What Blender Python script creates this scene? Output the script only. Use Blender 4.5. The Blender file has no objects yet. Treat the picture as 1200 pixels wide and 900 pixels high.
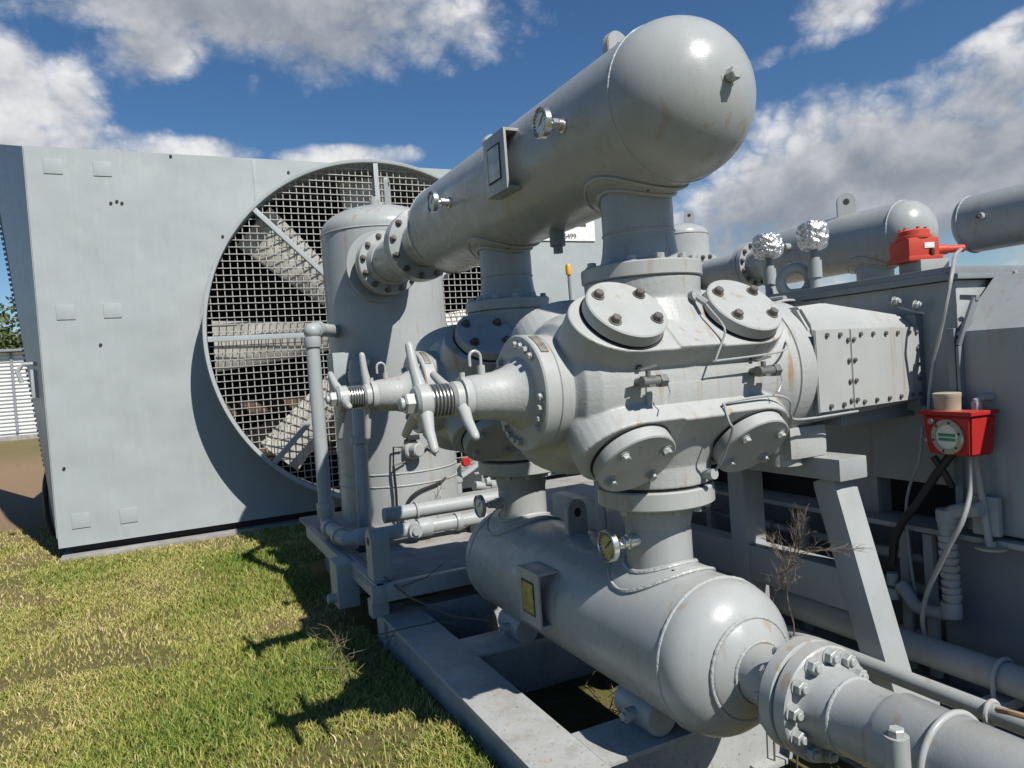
import bpy, bmesh, math, random
import numpy as np
from mathutils import Vector, Matrix, noise as mnoise
random.seed(7); rng = np.random.default_rng(7)
R = math.radians; PI = math.pi
S = bpy.context.scene
COL = S.collection

# ------------------------------------------------------------------ camera
FPX = 850.0; YAW, PITCH, ROLL, HEYE = R(25.7), R(-1.5), R(4.1), 1.65
fw = Vector((math.sin(YAW)*math.cos(PITCH), math.cos(YAW)*math.cos(PITCH), math.sin(PITCH)))
r0 = Vector((math.cos(YAW), -math.sin(YAW), 0)); u0 = r0.cross(fw)
rt = r0*math.cos(ROLL) - u0*math.sin(ROLL); up = u0*math.cos(ROLL) + r0*math.sin(ROLL)
cd = bpy.data.cameras.new('camera'); cam = bpy.data.objects.new('camera', cd); COL.objects.link(cam)
cd.sensor_width = 36; cd.lens = 36*FPX/1200; cd.clip_start = .05; cd.clip_end = 3000
M = Matrix((rt, up, -fw)).transposed().to_4x4(); M.translation = Vector((0, 0, HEYE)); cam.matrix_world = M
S.camera = cam
def direction(px, py):
    return (fw + rt*((px-600)/FPX) + up*((450-py)/FPX))
def at(px, py, X=None, Y=None, Z=None):
    """survey helper: the world point a photo pixel sees on the plane X=, Y= or Z= ..."""
    d = direction(px, py)
    t = X/d.x if X is not None else (Y/d.y if Y is not None else (Z-HEYE)/d.z)
    return Vector((0, 0, HEYE)) + d*t

# ------------------------------------------------------------------ materials
def nodes(name):
    m = bpy.data.materials.new(name); m.use_nodes = True
    nt = m.node_tree; return m, nt, nt.nodes['Principled BSDF']
def N(nt, t, **kw):
    n = nt.nodes.new(t)
    for k, v in kw.items():
        if k in n.inputs.keys() if hasattr(n.inputs, 'keys') else False: n.inputs[k].default_value = v
        else: setattr(n, k, v)
    return n
def setin(n, **kw):
    for k, v in kw.items(): n.inputs[k.replace('_', ' ')].default_value = v
    return n
def noise(nt, vec, scale, detail=4, rough=.55, dist=0):
    n = nt.nodes.new('ShaderNodeTexNoise')
    n.inputs['Scale'].default_value = scale; n.inputs['Detail'].default_value = detail
    n.inputs['Roughness'].default_value = rough; n.inputs['Distortion'].default_value = dist
    if vec is not None: nt.links.new(vec, n.inputs['Vector'])
    return n.outputs['Fac']
def ramp(nt, fac, stops, interp='LINEAR'):
    n = nt.nodes.new('ShaderNodeValToRGB'); e = n.color_ramp.elements; n.color_ramp.interpolation = interp
    while len(e) < len(stops): e.new(.5)
    for el, (p, c) in zip(e, stops):
        el.position = p; el.color = (c if hasattr(c, '__len__') else (c, c, c)) + ((1,) if hasattr(c, '__len__') and len(c) == 3 else (() if hasattr(c, '__len__') else (1,))) if hasattr(c, '__len__') else (c, c, c, 1)
    nt.links.new(fac, n.inputs['Fac']); return n.outputs['Color']
def mixc(nt, fac, a, b, mode='MIX'):
    n = nt.nodes.new('ShaderNodeMix'); n.data_type = 'RGBA'; n.blend_type = mode
    for sock, v in ((n.inputs[0], fac), (n.inputs[6], a), (n.inputs[7], b)):
        if hasattr(v, 'is_output'): nt.links.new(v, sock)
        elif hasattr(v, '__len__'): sock.default_value = tuple(v)+((1,) if len(v) == 3 else ())
        else: sock.default_value = v
    return n.outputs[2]
def math_(nt, op, a, b=None, c=None, clamp=False):
    n = nt.nodes.new('ShaderNodeMath'); n.operation = op; n.use_clamp = clamp
    for i, v in enumerate((a, b, c)):
        if v is None: continue
        if hasattr(v, 'is_output'): nt.links.new(v, n.inputs[i])
        else: n.inputs[i].default_value = v
    return n.outputs[0]
def pos(nt, scale=(1, 1, 1)):
    g = nt.nodes.new('ShaderNodeNewGeometry'); mp = nt.nodes.new('ShaderNodeMapping')
    mp.inputs['Scale'].default_value = scale
    nt.links.new(g.outputs['Position'], mp.inputs['Vector']); return mp.outputs['Vector']
def bump(nt, bsdf, h, strength, dist=.01, prev=None):
    b = nt.nodes.new('ShaderNodeBump'); b.inputs['Strength'].default_value = strength; b.inputs['Distance'].default_value = dist
    nt.links.new(h, b.inputs['Height'])
    if prev is not None: nt.links.new(prev, b.inputs['Normal'])
    nt.links.new(b.outputs['Normal'], bsdf.inputs['Normal']); return b.outputs['Normal']

def paint(name, col, rough=.38, var=.1, rust=.0, cast=0, peel=.12, waves=0, dirt=.0, coat=0):
    m, nt, b = nodes(name)
    p = pos(nt)
    n1 = noise(nt, p, 3.1, 6, .6)
    lo = tuple(c*(1-var) for c in col); hi = tuple(min(1, c*(1+var)) for c in col)
    c = ramp(nt, n1, [(.3, lo), (.7, hi)])
    # weathering: chalky runs that follow gravity
    st = noise(nt, pos(nt, (22, 22, 1.1)), 1, 4, .6)
    c = mixc(nt, math_(nt, 'MULTIPLY', ramp(nt, st, [(.52, 0.), (.72, 1.)]), .22), c, tuple(min(1, v*1.22) for v in col))
    # faded blotches, specks and small chips in the paint
    fb = noise(nt, p, 5.5, 9, .68, .6)
    c = mixc(nt, math_(nt, 'MULTIPLY', ramp(nt, fb, [(.48, 0.), (.66, 1.)]), .16), c, (col[0]*1.16, col[1]*1.10, col[2]*1.02))
    fb2 = noise(nt, pos(nt, (7, 7, 3)), 1, 9, .7, .4)
    c = mixc(nt, math_(nt, 'MULTIPLY', ramp(nt, fb2, [(.54, 0.), (.70, 1.)]), .22), c, (col[0]*.74, col[1]*.72, col[2]*.66))
    sp = noise(nt, p, 62, 4, .75)
    c = mixc(nt, math_(nt, 'MULTIPLY', ramp(nt, sp, [(.69, 0.), (.725, 1.)]), .45), c, (.13, .105, .08))
    # wind-blown dust that has settled on level surfaces
    gn = nt.nodes.new('ShaderNodeNewGeometry'); sn = nt.nodes.new('ShaderNodeSeparateXYZ'); nt.links.new(gn.outputs['Normal'], sn.inputs[0])
    du = math_(nt, 'MULTIPLY', ramp(nt, sn.outputs[2], [(.72, 0.), (.98, 1.)]), ramp(nt, noise(nt, p, 8, 7, .65), [(.4, 0.), (.65, 1.)]))
    c = mixc(nt, math_(nt, 'MULTIPLY', du, .32), c, (.33, .29, .22))
    if dirt:
        dn = noise(nt, p, 9, 8, .7)
        c = mixc(nt, math_(nt, 'MULTIPLY', ramp(nt, dn, [(.5, 0.), (.72, 1.)]), dirt), c, (.16, .14, .11))
        dn2 = noise(nt, p, 55, 3, .7)
        c = mixc(nt, math_(nt, 'MULTIPLY', ramp(nt, dn2, [(.62, 0.), (.68, 1.)]), dirt*1.4), c, (.06, .05, .04))
    if rust:
        r1 = noise(nt, pos(nt, (26, 26, 1.6)), 1, 3, .5); r2 = noise(nt, p, 2.3, 4, .6)
        rf = math_(nt, 'MULTIPLY', ramp(nt, r1, [(.585, 0.), (.66, 1.)]), ramp(nt, r2, [(.47, 0.), (.62, 1.)]))
        c = mixc(nt, math_(nt, 'MULTIPLY', rf, rust), c, (.30, .17, .07))
    nt.links.new(c, b.inputs['Base Color'])
    rr = ramp(nt, noise(nt, p, 14, 5, .6), [(.3, max(.05, rough-.09)), (.7, rough+.12)])
    nt.links.new(rr, b.inputs['Roughness'])
    b.inputs['Specular IOR Level'].default_value = .3
    if coat: b.inputs['Coat Weight'].default_value = coat; b.inputs['Coat Roughness'].default_value = .15
    h = bump(nt, b, noise(nt, p, 160, 3, .6), peel, .003)
    if cast: h = bump(nt, b, noise(nt, p, 75, 3, .5, .4), cast, .006, h)
    if waves: h = bump(nt, b, noise(nt, p, 1.5, 2, .4), waves, .12, h)
    return m
def plain(name, col, rough=.5, metal=0, bumps=0, scale=80, var=.12):
    m, nt, b = nodes(name); p = pos(nt)
    c = ramp(nt, noise(nt, p, scale*.15, 5, .6), [(.3, tuple(v*(1-var) for v in col)), (.7, tuple(min(1, v*(1+var)) for v in col))])
    nt.links.new(c, b.inputs['Base Color']); b.inputs['Roughness'].default_value = rough; b.inputs['Metallic'].default_value = metal
    if bumps: bump(nt, b, noise(nt, p, scale, 3, .6), bumps, .004)
    return m
G = (.40, .43, .435)
MT = dict(
    vessel=paint('grey_vessel_paint', (.325, .345, .345), .28, .07, rust=.5, peel=.14),
    cast=paint('grey_cast_paint', (.352, .368, .362), .42, .07, rust=.75, cast=.22, peel=.15),
    light=paint('grey_machined_paint', (.352, .368, .362), .36, .06, rust=.45, peel=.12),
    panel=paint('grey_sheet_paint', (.335, .368, .378), .42, .035, waves=.3, peel=.05),
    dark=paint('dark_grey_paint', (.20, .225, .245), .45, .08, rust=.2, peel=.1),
    steel=paint('grey_steel_paint', (.315, .340, .348), .42, .08, rust=.4, peel=.12),
    skid=paint('skid_top_paint', (.36, .375, .375), .5, .1, dirt=.45, rust=.3, peel=.2),
    weld=paint('weld_bead_paint', (.35, .37, .368), .33, .06, cast=.8, peel=.3),
    bolt=plain('painted_bolt', (.33, .35, .34), .42, 0, .1),
    rbolt=plain('rust_tinged_bolt', (.13, .118, .105), .45, .3, .2, 60, .5),
    zinc=plain('bright_zinc', (.62, .62, .6), .28, .9, .05),
    brass=plain('tarnished_brass', (.30, .25, .12), .4, .7),
    thread=plain('greased_thread', (.30, .31, .30), .3, .75, .05),
    olive=plain('dark_valve_paint', (.15, .155, .15), .38, .2, .2),
    black=plain('black_rubber', (.012, .012, .013), .5, 0, .1),
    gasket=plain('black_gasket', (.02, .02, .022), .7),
    hollow_shade=plain('painted_hollow_shade', (.012, .012, .013), .9),  # near-black that puts the shade of hollow spaces into the colour
    wire=plain('galvanised_wire', (.37, .36, .335), .5, .2),
    blade=plain('weathered_fan_blade', (.62, .60, .54), .6, 0, .3, 25, .3),
    core=plain('rusty_core', (.11, .07, .045), .8),
    red=paint('glossy_red_paint', (.42, .025, .022), .3, .08, peel=.1),
    orange=paint('orange_red_paint', (.47, .055, .03), .5, .08, peel=.2),
    white=plain('white_enamel', (.75, .75, .72), .4, 0, .02),
    dial=plain('dial_white', (.66, .66, .60), .3),
    dialy=plain('yellowed_dial', (.36, .33, .17), .35),
    brassplate=plain('etched_brass_plate', (.32, .29, .10), .45, .4, .4, 200, .5),
    plate=plain('dull_nameplate', (.42, .42, .40), .4, .3, .3, 120, .4),
    oldplate=plain('scuffed_nameplate', (.28, .26, .22), .4, .5, .5, 90, .7),
    green=plain('green_glass', (.02, .22, .12), .25),
    tanfilter=plain('tan_plastic', (.36, .33, .25), .55, 0, .05),
    yellow=plain('yellow_cap', (.62, .33, .02), .45),
    cable=plain('grey_cable', (.27, .28, .28), .5),
    wood=plain('rusty_timber', (.36, .23, .13), .85, 0, .3, 30, .4),
    concrete=plain('concrete', (.27, .26, .245), .9, 0, .3, 40, .25),
    weed=plain('dead_weed', (.15, .115, .085), .9, 0, 0, 20, .4),
    palestalk=plain('bleached_stalk', (.42, .37, .28), .9, 0, 0, 20, .3),
    leaf=plain('tree_leaf', (.075, .10, .03), .7, 0, 0, 9, .5),
    bark=plain('bark', (.12, .09, .06), .9, 0, .5, 30, .3),
    shed=plain('white_sheet', (.72, .73, .72), .5),
    pole=plain('far_pole', (.22, .24, .27), .8),
)
def foil_mat():
    m, nt, b = nodes('crumpled_foil'); b.inputs['Metallic'].default_value = 1
    b.inputs['Base Color'].default_value = (.66, .66, .655, 1); b.inputs['Roughness'].default_value = .42
    v = nt.nodes.new('ShaderNodeTexVoronoi'); v.inputs['Scale'].default_value = 38; nt.links.new(pos(nt), v.inputs['Vector'])
    h = bump(nt, b, v.outputs['Distance'], .3, .02)
    bump(nt, b, noise(nt, pos(nt), 40, 3, .6), .35, .01, h)
    return m
MT['foil'] = foil_mat()

# ------------------------------------------------------------------ object helpers
ROOT = {}
def tag(o, label=None, cat=None, group=None, kind=None):
    if label: o['label'] = label
    if cat: o['category'] = cat
    if group: o['group'] = group
    if kind: o['kind'] = kind
    return o
def thing(name, loc, label, cat, group=None):
    o = bpy.data.objects.new(name, None); COL.objects.link(o); o.location = loc; o.empty_display_size = .1
    tag(o, label, cat, group); ROOT[o] = Vector(loc); return o
def frame_of(axis):
    a = Vector(axis).normalized()
    h = Vector((0, 0, 1)) if abs(a.z) < .9 else Vector((1, 0, 0))
    u = h.cross(a).normalized(); return a, u, a.cross(u)
class MB:
    def __init__(s): s.bm = bmesh.new()
    def ring(s, c, u, v, r, n): return [s.bm.verts.new(Vector(c)+u*(r*math.cos(2*PI*i/n))+v*(r*math.sin(2*PI*i/n))) for i in range(n)]
    def bridge(s, a, b):
        n = len(a)
        if n == 1 and len(b) == 1: return
        if n == 1:
            for i in range(len(b)): s.bm.faces.new((a[0], b[i], b[(i+1) % len(b)]))
        elif len(b) == 1:
            for i in range(n): s.bm.faces.new((a[i], b[0], a[(i+1) % n]))
        else:
            for i in range(n): s.bm.faces.new((a[i], b[i], b[(i+1) % n], a[(i+1) % n]))
    def lathe(s, o, axis, prof, seg=48, cap=True):
        a, u, v = frame_of(axis); o = Vector(o); rows = []
        for t, r in prof:
            rows.append([s.bm.verts.new(o+a*t)] if r < 1e-6 else s.ring(o+a*t, u, v, r, seg))
        for p, q in zip(rows, rows[1:]): s.bridge(p, q)
        if cap:
            if len(rows[0]) > 1: s.bm.faces.new(rows[0])
            if len(rows[-1]) > 1: s.bm.faces.new(rows[-1][::-1])
        return s
    def cyl(s, p, q, r, r2=None, seg=24, bev=0):
        p, q = Vector(p), Vector(q); L = (q-p).length; r2 = r if r2 is None else r2
        if bev: prof = [(0, r-bev), (bev, r), (L-bev, r2), (L, r2-bev)]
        else: prof = [(0, r), (L, r2)]
        return s.lathe(p, q-p, prof, seg)
    def tube(s, pts, r, seg=10, cap=True, round_end=False):
        pts = [Vector(p) for p in pts]; n = len(pts)
        rs = r if hasattr(r, '__len__') else [r]*n
        tang = [(pts[min(i+1, n-1)]-pts[max(i-1, 0)]).normalized() for i in range(n)]
        a, u, v = frame_of(tang[0]); rows = []
        for i in range(n):
            if i:
                ax = tang[i-1].cross(tang[i])
                if ax.length > 1e-7:
                    q = Matrix.Rotation(tang[i-1].angle(tang[i]), 3, ax.normalized()); u = q @ u; v = q @ v
            rows.append(s.ring(pts[i], u, v, rs[i], seg))
        for p, q in zip(rows, rows[1:]): s.bridge(p, q)
        if cap: s.bm.faces.new(rows[0]); s.bm.faces.new(rows[-1][::-1])
        return s
    def loop(s, pts, r, seg=6):
        pts = [Vector(p) for p in pts]; n = len(pts); rows = []; cen = sum(pts, Vector())/n
        for i in range(n):
            t = (pts[(i+1) % n]-pts[i-1]).normalized(); u = (pts[i]-cen); u = (u-t*u.dot(t)).normalized(); v = t.cross(u)
            rows.append(s.ring(pts[i], u, v, r*random.uniform(.85, 1.15), seg))
        for i in range(n): s.bridge(rows[i], rows[(i+1) % n])
        return s
    def torus(s, c, axis, Rr, r, n=48, seg=10, jitter=0):
        a, u, v = frame_of(axis); c = Vector(c); rows = []
        for i in range(n):
            d = u*math.cos(2*PI*i/n)+v*math.sin(2*PI*i/n); rr = r*(1+random.uniform(-jitter, jitter))
            rows.append(s.ring(c+d*Rr, d, a, rr, seg))
        for i in range(n): s.bridge(rows[i], rows[(i+1) % n])
        return s
    def box(s, c, size, rot=None, bev=.004):
        b2 = bmesh.new(); bmesh.ops.create_cube(b2, size=1); 
        for w in b2.verts: w.co = Vector((w.co.x*size[0], w.co.y*size[1], w.co.z*size[2]))
        if bev: bmesh.ops.bevel(b2, geom=b2.edges[:], offset=min(bev, min(size)*.3), segments=2, affect='EDGES', profile=.7)
        m = Matrix.Translation(Vector(c)) @ (rot.to_4x4() if rot else Matrix())
        bmesh.ops.transform(b2, matrix=m, verts=b2.verts[:])
        t = bpy.data.meshes.new('t'); b2.to_mesh(t); b2.free(); s.bm.from_mesh(t); bpy.data.meshes.remove(t); return s
    def bar(s, p, q, w, h, upv=(0, 0, 1), bev=.004):
        p, q = Vector(p), Vector(q); a = (q-p).normalized(); upv = Vector(upv)
        x = a.cross(upv).normalized(); z = x.cross(a); m = Matrix((a, x, z)).transposed()
        return s.box((p+q)/2, ((q-p).length, w, h), m, bev)
    def prism(s, poly, o, u, v, depth, bev=0):
        """polygon in the u, v plane, extruded along u x v"""
        o, u, v = Vector(o), Vector(u), Vector(v); w = u.cross(v).normalized()
        b2 = bmesh.new()
        a = [b2.verts.new(o+u*x+v*y) for x, y in poly]; f = b2.faces.new(a)
        ex = bmesh.ops.extrude_face_region(b2, geom=[f]); vs = [g for g in ex['geom'] if isinstance(g, bmesh.types.BMVert)]
        bmesh.ops.translate(b2, verts=vs, vec=w*depth); bmesh.ops.recalc_face_normals(b2, faces=b2.faces[:])
        if bev:
            ed = [e for e in b2.edges if abs((e.verts[0].co-e.verts[1].co).normalized().dot(w)) < .5]
            bmesh.ops.bevel(b2, geom=ed, offset=bev, segments=2, affect='EDGES')
        t = bpy.data.meshes.new('t'); b2.to_mesh(t); b2.free(); s.bm.from_mesh(t); bpy.data.meshes.remove(t); return s
    def sphere(s, c, r, sc=(1, 1, 1), sub=2):
        m = Matrix.Translation(Vector(c)) @ Matrix.Diagonal((sc[0], sc[1], sc[2], 1))
        bmesh.ops.create_icosphere(s.bm, subdivisions=sub, radius=r, matrix=m); return s
    def mesh(s, name, off=Vector((0, 0, 0)), ang=38, smooth=True):
        bmesh.ops.recalc_face_normals(s.bm, faces=s.bm.faces[:])
        if off.length: bmesh.ops.translate(s.bm, verts=s.bm.verts[:], vec=-off)
        me = bpy.data.meshes.new(name); s.bm.to_mesh(me); s.bm.free()
        if smooth: me.shade_smooth(); me.set_sharp_from_angle(angle=R(ang))
        return me
    def build(s, name, mat, parent=None, ang=38, smooth=True):
        off = ROOT.get(parent, Vector((0, 0, 0))) if parent else Vector((0, 0, 0))
        me = s.mesh(name, off, ang, smooth); o = bpy.data.objects.new(name, me); COL.objects.link(o)
        me.materials.append(MT[mat] if isinstance(mat, str) else mat)
        if parent: o.parent = parent
        ROOT[o] = off; return o
def smooth_path(pts, k=6):
    P = [Vector(p) for p in pts]; P = [P[0]*2-P[1]]+P+[P[-1]*2-P[-2]]; o = []
    for i in range(1, len(P)-2):
        a, b, c, d = P[i-1:i+3]
        for j in range(k):
            t = j/k; o.append(.5*((2*b)+(c-a)*t+(2*a-5*b+4*c-d)*t*t+(3*b-a-3*c+d)*t**3))
    return o+[P[-2]]
def single(name, mb, mat, label, cat, group=None, kind=None, ang=38):
    """a thing that is one mesh: its origin is put at its base"""
    bm = mb.bm; bm.verts.ensure_lookup_table()
    c = sum((v.co for v in bm.verts), Vector())/len(bm.verts); z = min(v.co.z for v in bm.verts)
    off = Vector((c.x, c.y, z)); me = mb.mesh(name, off, ang); me.materials.append(MT[mat] if isinstance(mat, str) else mat)
    o = bpy.data.objects.new(name, me); COL.objects.link(o); o.location = off
    tag(o, label, cat, group, kind); ROOT[o] = off; return o
BOLT = {}
def bolt_mesh(kind, mat):
    k = (kind, mat)
    if k not in BOLT:
        m = MB()
        if kind == 'nut': m.lathe((0, 0, 0), (0, 0, 1), [(0, 1.25), (.16, 1.25)], 20); m.lathe((0, 0, .16), (0, 0, 1), [(0, .98), (.05, 1.02), (.9, 1.02), (1.0, .9)], 6); m.lathe((0, 0, 1.1), (0, 0, 1), [(0, .56), (.42, .56), (.5, .46)], 14)
        elif kind == 'head': m.lathe((0, 0, 0), (0, 0, 1), [(0, 1.3), (.2, 1.3)], 20); m.lathe((0, 0, .2), (0, 0, 1), [(0, .95), (.35, .95)], 20); m.lathe((0, 0, .5), (0, 0, 1), [(0, .92), (.62, .92), (.72, .8)], 6)
        else: m.lathe((0, 0, 0), (0, 0, 1), [(0, .9), (.7, .9), (.85, .75)], 6)
        me = m.mesh('bolt', ang=30); me.materials.append(MT[mat]); BOLT[k] = me
    return BOLT[k]
def bolts(parent, pts, axis, size, kind='nut', mat='bolt', name='bolt'):
    a = Vector(axis).normalized()
    for i, p in enumerate(pts):
        o = bpy.data.objects.new(name, bolt_mesh(kind, mat)); COL.objects.link(o); o.parent = parent
        q = a.to_track_quat('Z', 'Y').to_matrix().to_4x4() @ Matrix.Rotation(random.uniform(0, 1), 4, 'Z')
        o.matrix_basis = Matrix.Translation(Vector(p)-ROOT[parent]) @ q @ Matrix.Scale(size, 4)
def circle(c, axis, r, n, ph=0):
    a, u, v = frame_of(axis); return [Vector(c)+u*(r*math.cos(2*PI*(i+ph)/n))+v*(r*math.sin(2*PI*(i+ph)/n)) for i in range(n)]
def copy_tree(o, parent=None):
    c = o.copy(); COL.objects.link(c)
    if parent: c.parent = parent
    ROOT[c] = ROOT.get(o)
    for ch in list(o.children): copy_tree(ch, c)
    return c
def mesh_np(name, co, faces_flat, starts, mat, attr=None):
    me = bpy.data.meshes.new(name); nv = len(co); nl = len(faces_flat); nf = len(starts)
    me.vertices.add(nv); me.vertices.foreach_set('co', co.astype(np.float32).ravel())
    me.loops.add(nl); me.loops.foreach_set('vertex_index', faces_flat.astype(np.int32))
    me.polygons.add(nf); me.polygons.foreach_set('loop_start', starts.astype(np.int32))
    if attr is not None:
        a = me.attributes.new('tint', 'FLOAT', 'POINT'); a.data.foreach_set('value', attr.astype(np.float32))
    me.update(calc_edges=True); me.validate(); me.materials.append(mat)
    o = bpy.data.objects.new(name, me); COL.objects.link(o); return o
def ell_head(Rr, depth, n=12):  # profile of an elliptical head seen from its tip: (t, r)
    return [(depth*(1-math.cos(PI/2*i/n)), Rr*math.sin(PI/2*i/n)) for i in range(n+1)]
def saddle(mb, Xv, Zv, Rv, Yn, rn, rp, sgn, t=.012):
    rows = []
    for rho, lift in ((rn-.004, t+.012), (rn+.012, t+.002), (rn+(rp-rn)*.5, t), (rp-.008, t), (rp, t*.4), (rp+.006, -.006)):
        row = []
        for i in range(56):
            a = 2*PI*i/56; x = rho*math.cos(a); y = rho*1.06*math.sin(a); z = math.sqrt(max(0, Rv**2-x*x))+lift
            row.append(mb.bm.verts.new((Xv+x, Yn+y, Zv+sgn*z)))
        rows.append(row)
    for p, q in zip(rows, rows[1:]): mb.bridge(p, q)
def saddle_line(Xv, Zv, Rv, Yn, rho, sgn, lift):
    return [(Xv+rho*math.cos(a), Yn+rho*1.06*math.sin(a), Zv+sgn*(math.sqrt(max(0, Rv**2-(rho*math.cos(a))**2))+lift)) for a in [2*PI*i/90 for i in range(90)]]

# ================================================================== GROUND
def ground_material():
    m, nt, b = nodes('turf_and_dirt'); p = pos(nt)
    big = noise(nt, p, .55, 5, .6); mid = noise(nt, p, 3.2, 6, .65); fine = noise(nt, p, 45, 6, .7); gr = noise(nt, p, 190, 4, .7)
    dirt = ramp(nt, fine, [(.3, (.13, .085, .05)), (.5, (.27, .185, .11)), (.72, (.44, .33, .21))])
    turf = ramp(nt, gr, [(.3, (.05, .05, .018)), (.5, (.14, .13, .045)), (.72, (.29, .25, .11))])
    gravel = ramp(nt, gr, [(.28, (.12, .10, .08)), (.5, (.36, .31, .24)), (.75, (.58, .52, .43))])
    g = nt.nodes.new('ShaderNodeNewGeometry'); sx = nt.nodes.new('ShaderNodeSeparateXYZ'); nt.links.new(g.outputs['Position'], sx.inputs[0])
    X, Y = sx.outputs[0], sx.outputs[1]
    # worn dirt beyond the cooler, turf on the near side, gravel behind the skid deck
    far = math_(nt, 'ADD', Y, math_(nt, 'MULTIPLY', math_(nt, 'SUBTRACT', big, .5), 5.0))
    f_far = ramp(nt, math_(nt, 'MULTIPLY', far, .05), [(.44, 0.), (.58, 1.)])
    patch = ramp(nt, math_(nt, 'ADD', math_(nt, 'MULTIPLY', big, .6), math_(nt, 'MULTIPLY', mid, .4)), [(.46, 0.), (.6, 1.)])
    far2 = ramp(nt, math_(nt, 'MULTIPLY', far, .02), [(.42, 1.), (.56, .25)])
    f = math_(nt, 'MAXIMUM', math_(nt, 'MULTIPLY', f_far, far2), math_(nt, 'MULTIPLY', patch, .55))
    c = mixc(nt, f, turf, dirt)
    gx = ramp(nt, math_(nt, 'MULTIPLY', math_(nt, 'ADD', X, math_(nt, 'MULTIPLY', mid, .5)), .1), [(.185, 0.), (.2, 1.)])
    gy = ramp(nt, math_(nt, 'MULTIPLY', math_(nt, 'ADD', Y, mid), .1), [(.44, 0.), (.50, 1.)])
    c = mixc(nt, math_(nt, 'MULTIPLY', gx, gy), c, gravel)
    nt.links.new(c, b.inputs['Base Color']); b.inputs['Roughness'].default_value = .95; b.inputs['Specular IOR Level'].default_value = .15
    h = bump(nt, b, fine, .6, .03); bump(nt, b, gr, .7, .012, h)
    return m
def sstep(a, b, v): t = np.clip((np.asarray(v, float)-a)/(b-a), 0, 1); return t*t*(3-2*t)
def ground_z(x, y):
    # turf has built up against the skid beam
    return np.where(np.asarray(x) < 1.12, .12*sstep(-.5, 1.0, x)*(1-.5*sstep(2.6, 4.3, y))*(1-sstep(4.2, 5.6, y))*sstep(-3, 0, y), 0)
gm = ground_material()
nn = 200
def spread(a, b, n): t = np.linspace(-1, 1, n); return (a+b)/2+(b-a)/2*np.sign(t)*np.abs(t)**3.2
gx = spread(-600, 600, nn); gy = spread(-600, 608, nn)
XX, YY = np.meshgrid(gx, gy, indexing='ij')
ZZ = np.zeros_like(XX)
for i in range(nn):
    for j in range(nn):
        if abs(XX[i, j]) < 40 and abs(YY[i, j]) < 50 and not (XX[i, j] > .9 and YY[i, j] > .5): ZZ[i, j] = .02*mnoise.noise(Vector((XX[i, j]*.8, YY[i, j]*.8, 0)))
ZZ = ZZ+ground_z(XX, YY)
co = np.stack([XX.ravel(), YY.ravel(), ZZ.ravel()], 1)
idx = np.arange(nn*nn).reshape(nn, nn)
q = np.stack([idx[:-1, :-1], idx[1:, :-1], idx[1:, 1:], idx[:-1, 1:]], -1).reshape(-1, 4)
g = mesh_np('ground', co, q.ravel(), np.arange(len(q))*4, gm); tag(g, kind='structure'); g.data.shade_smooth()

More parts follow.
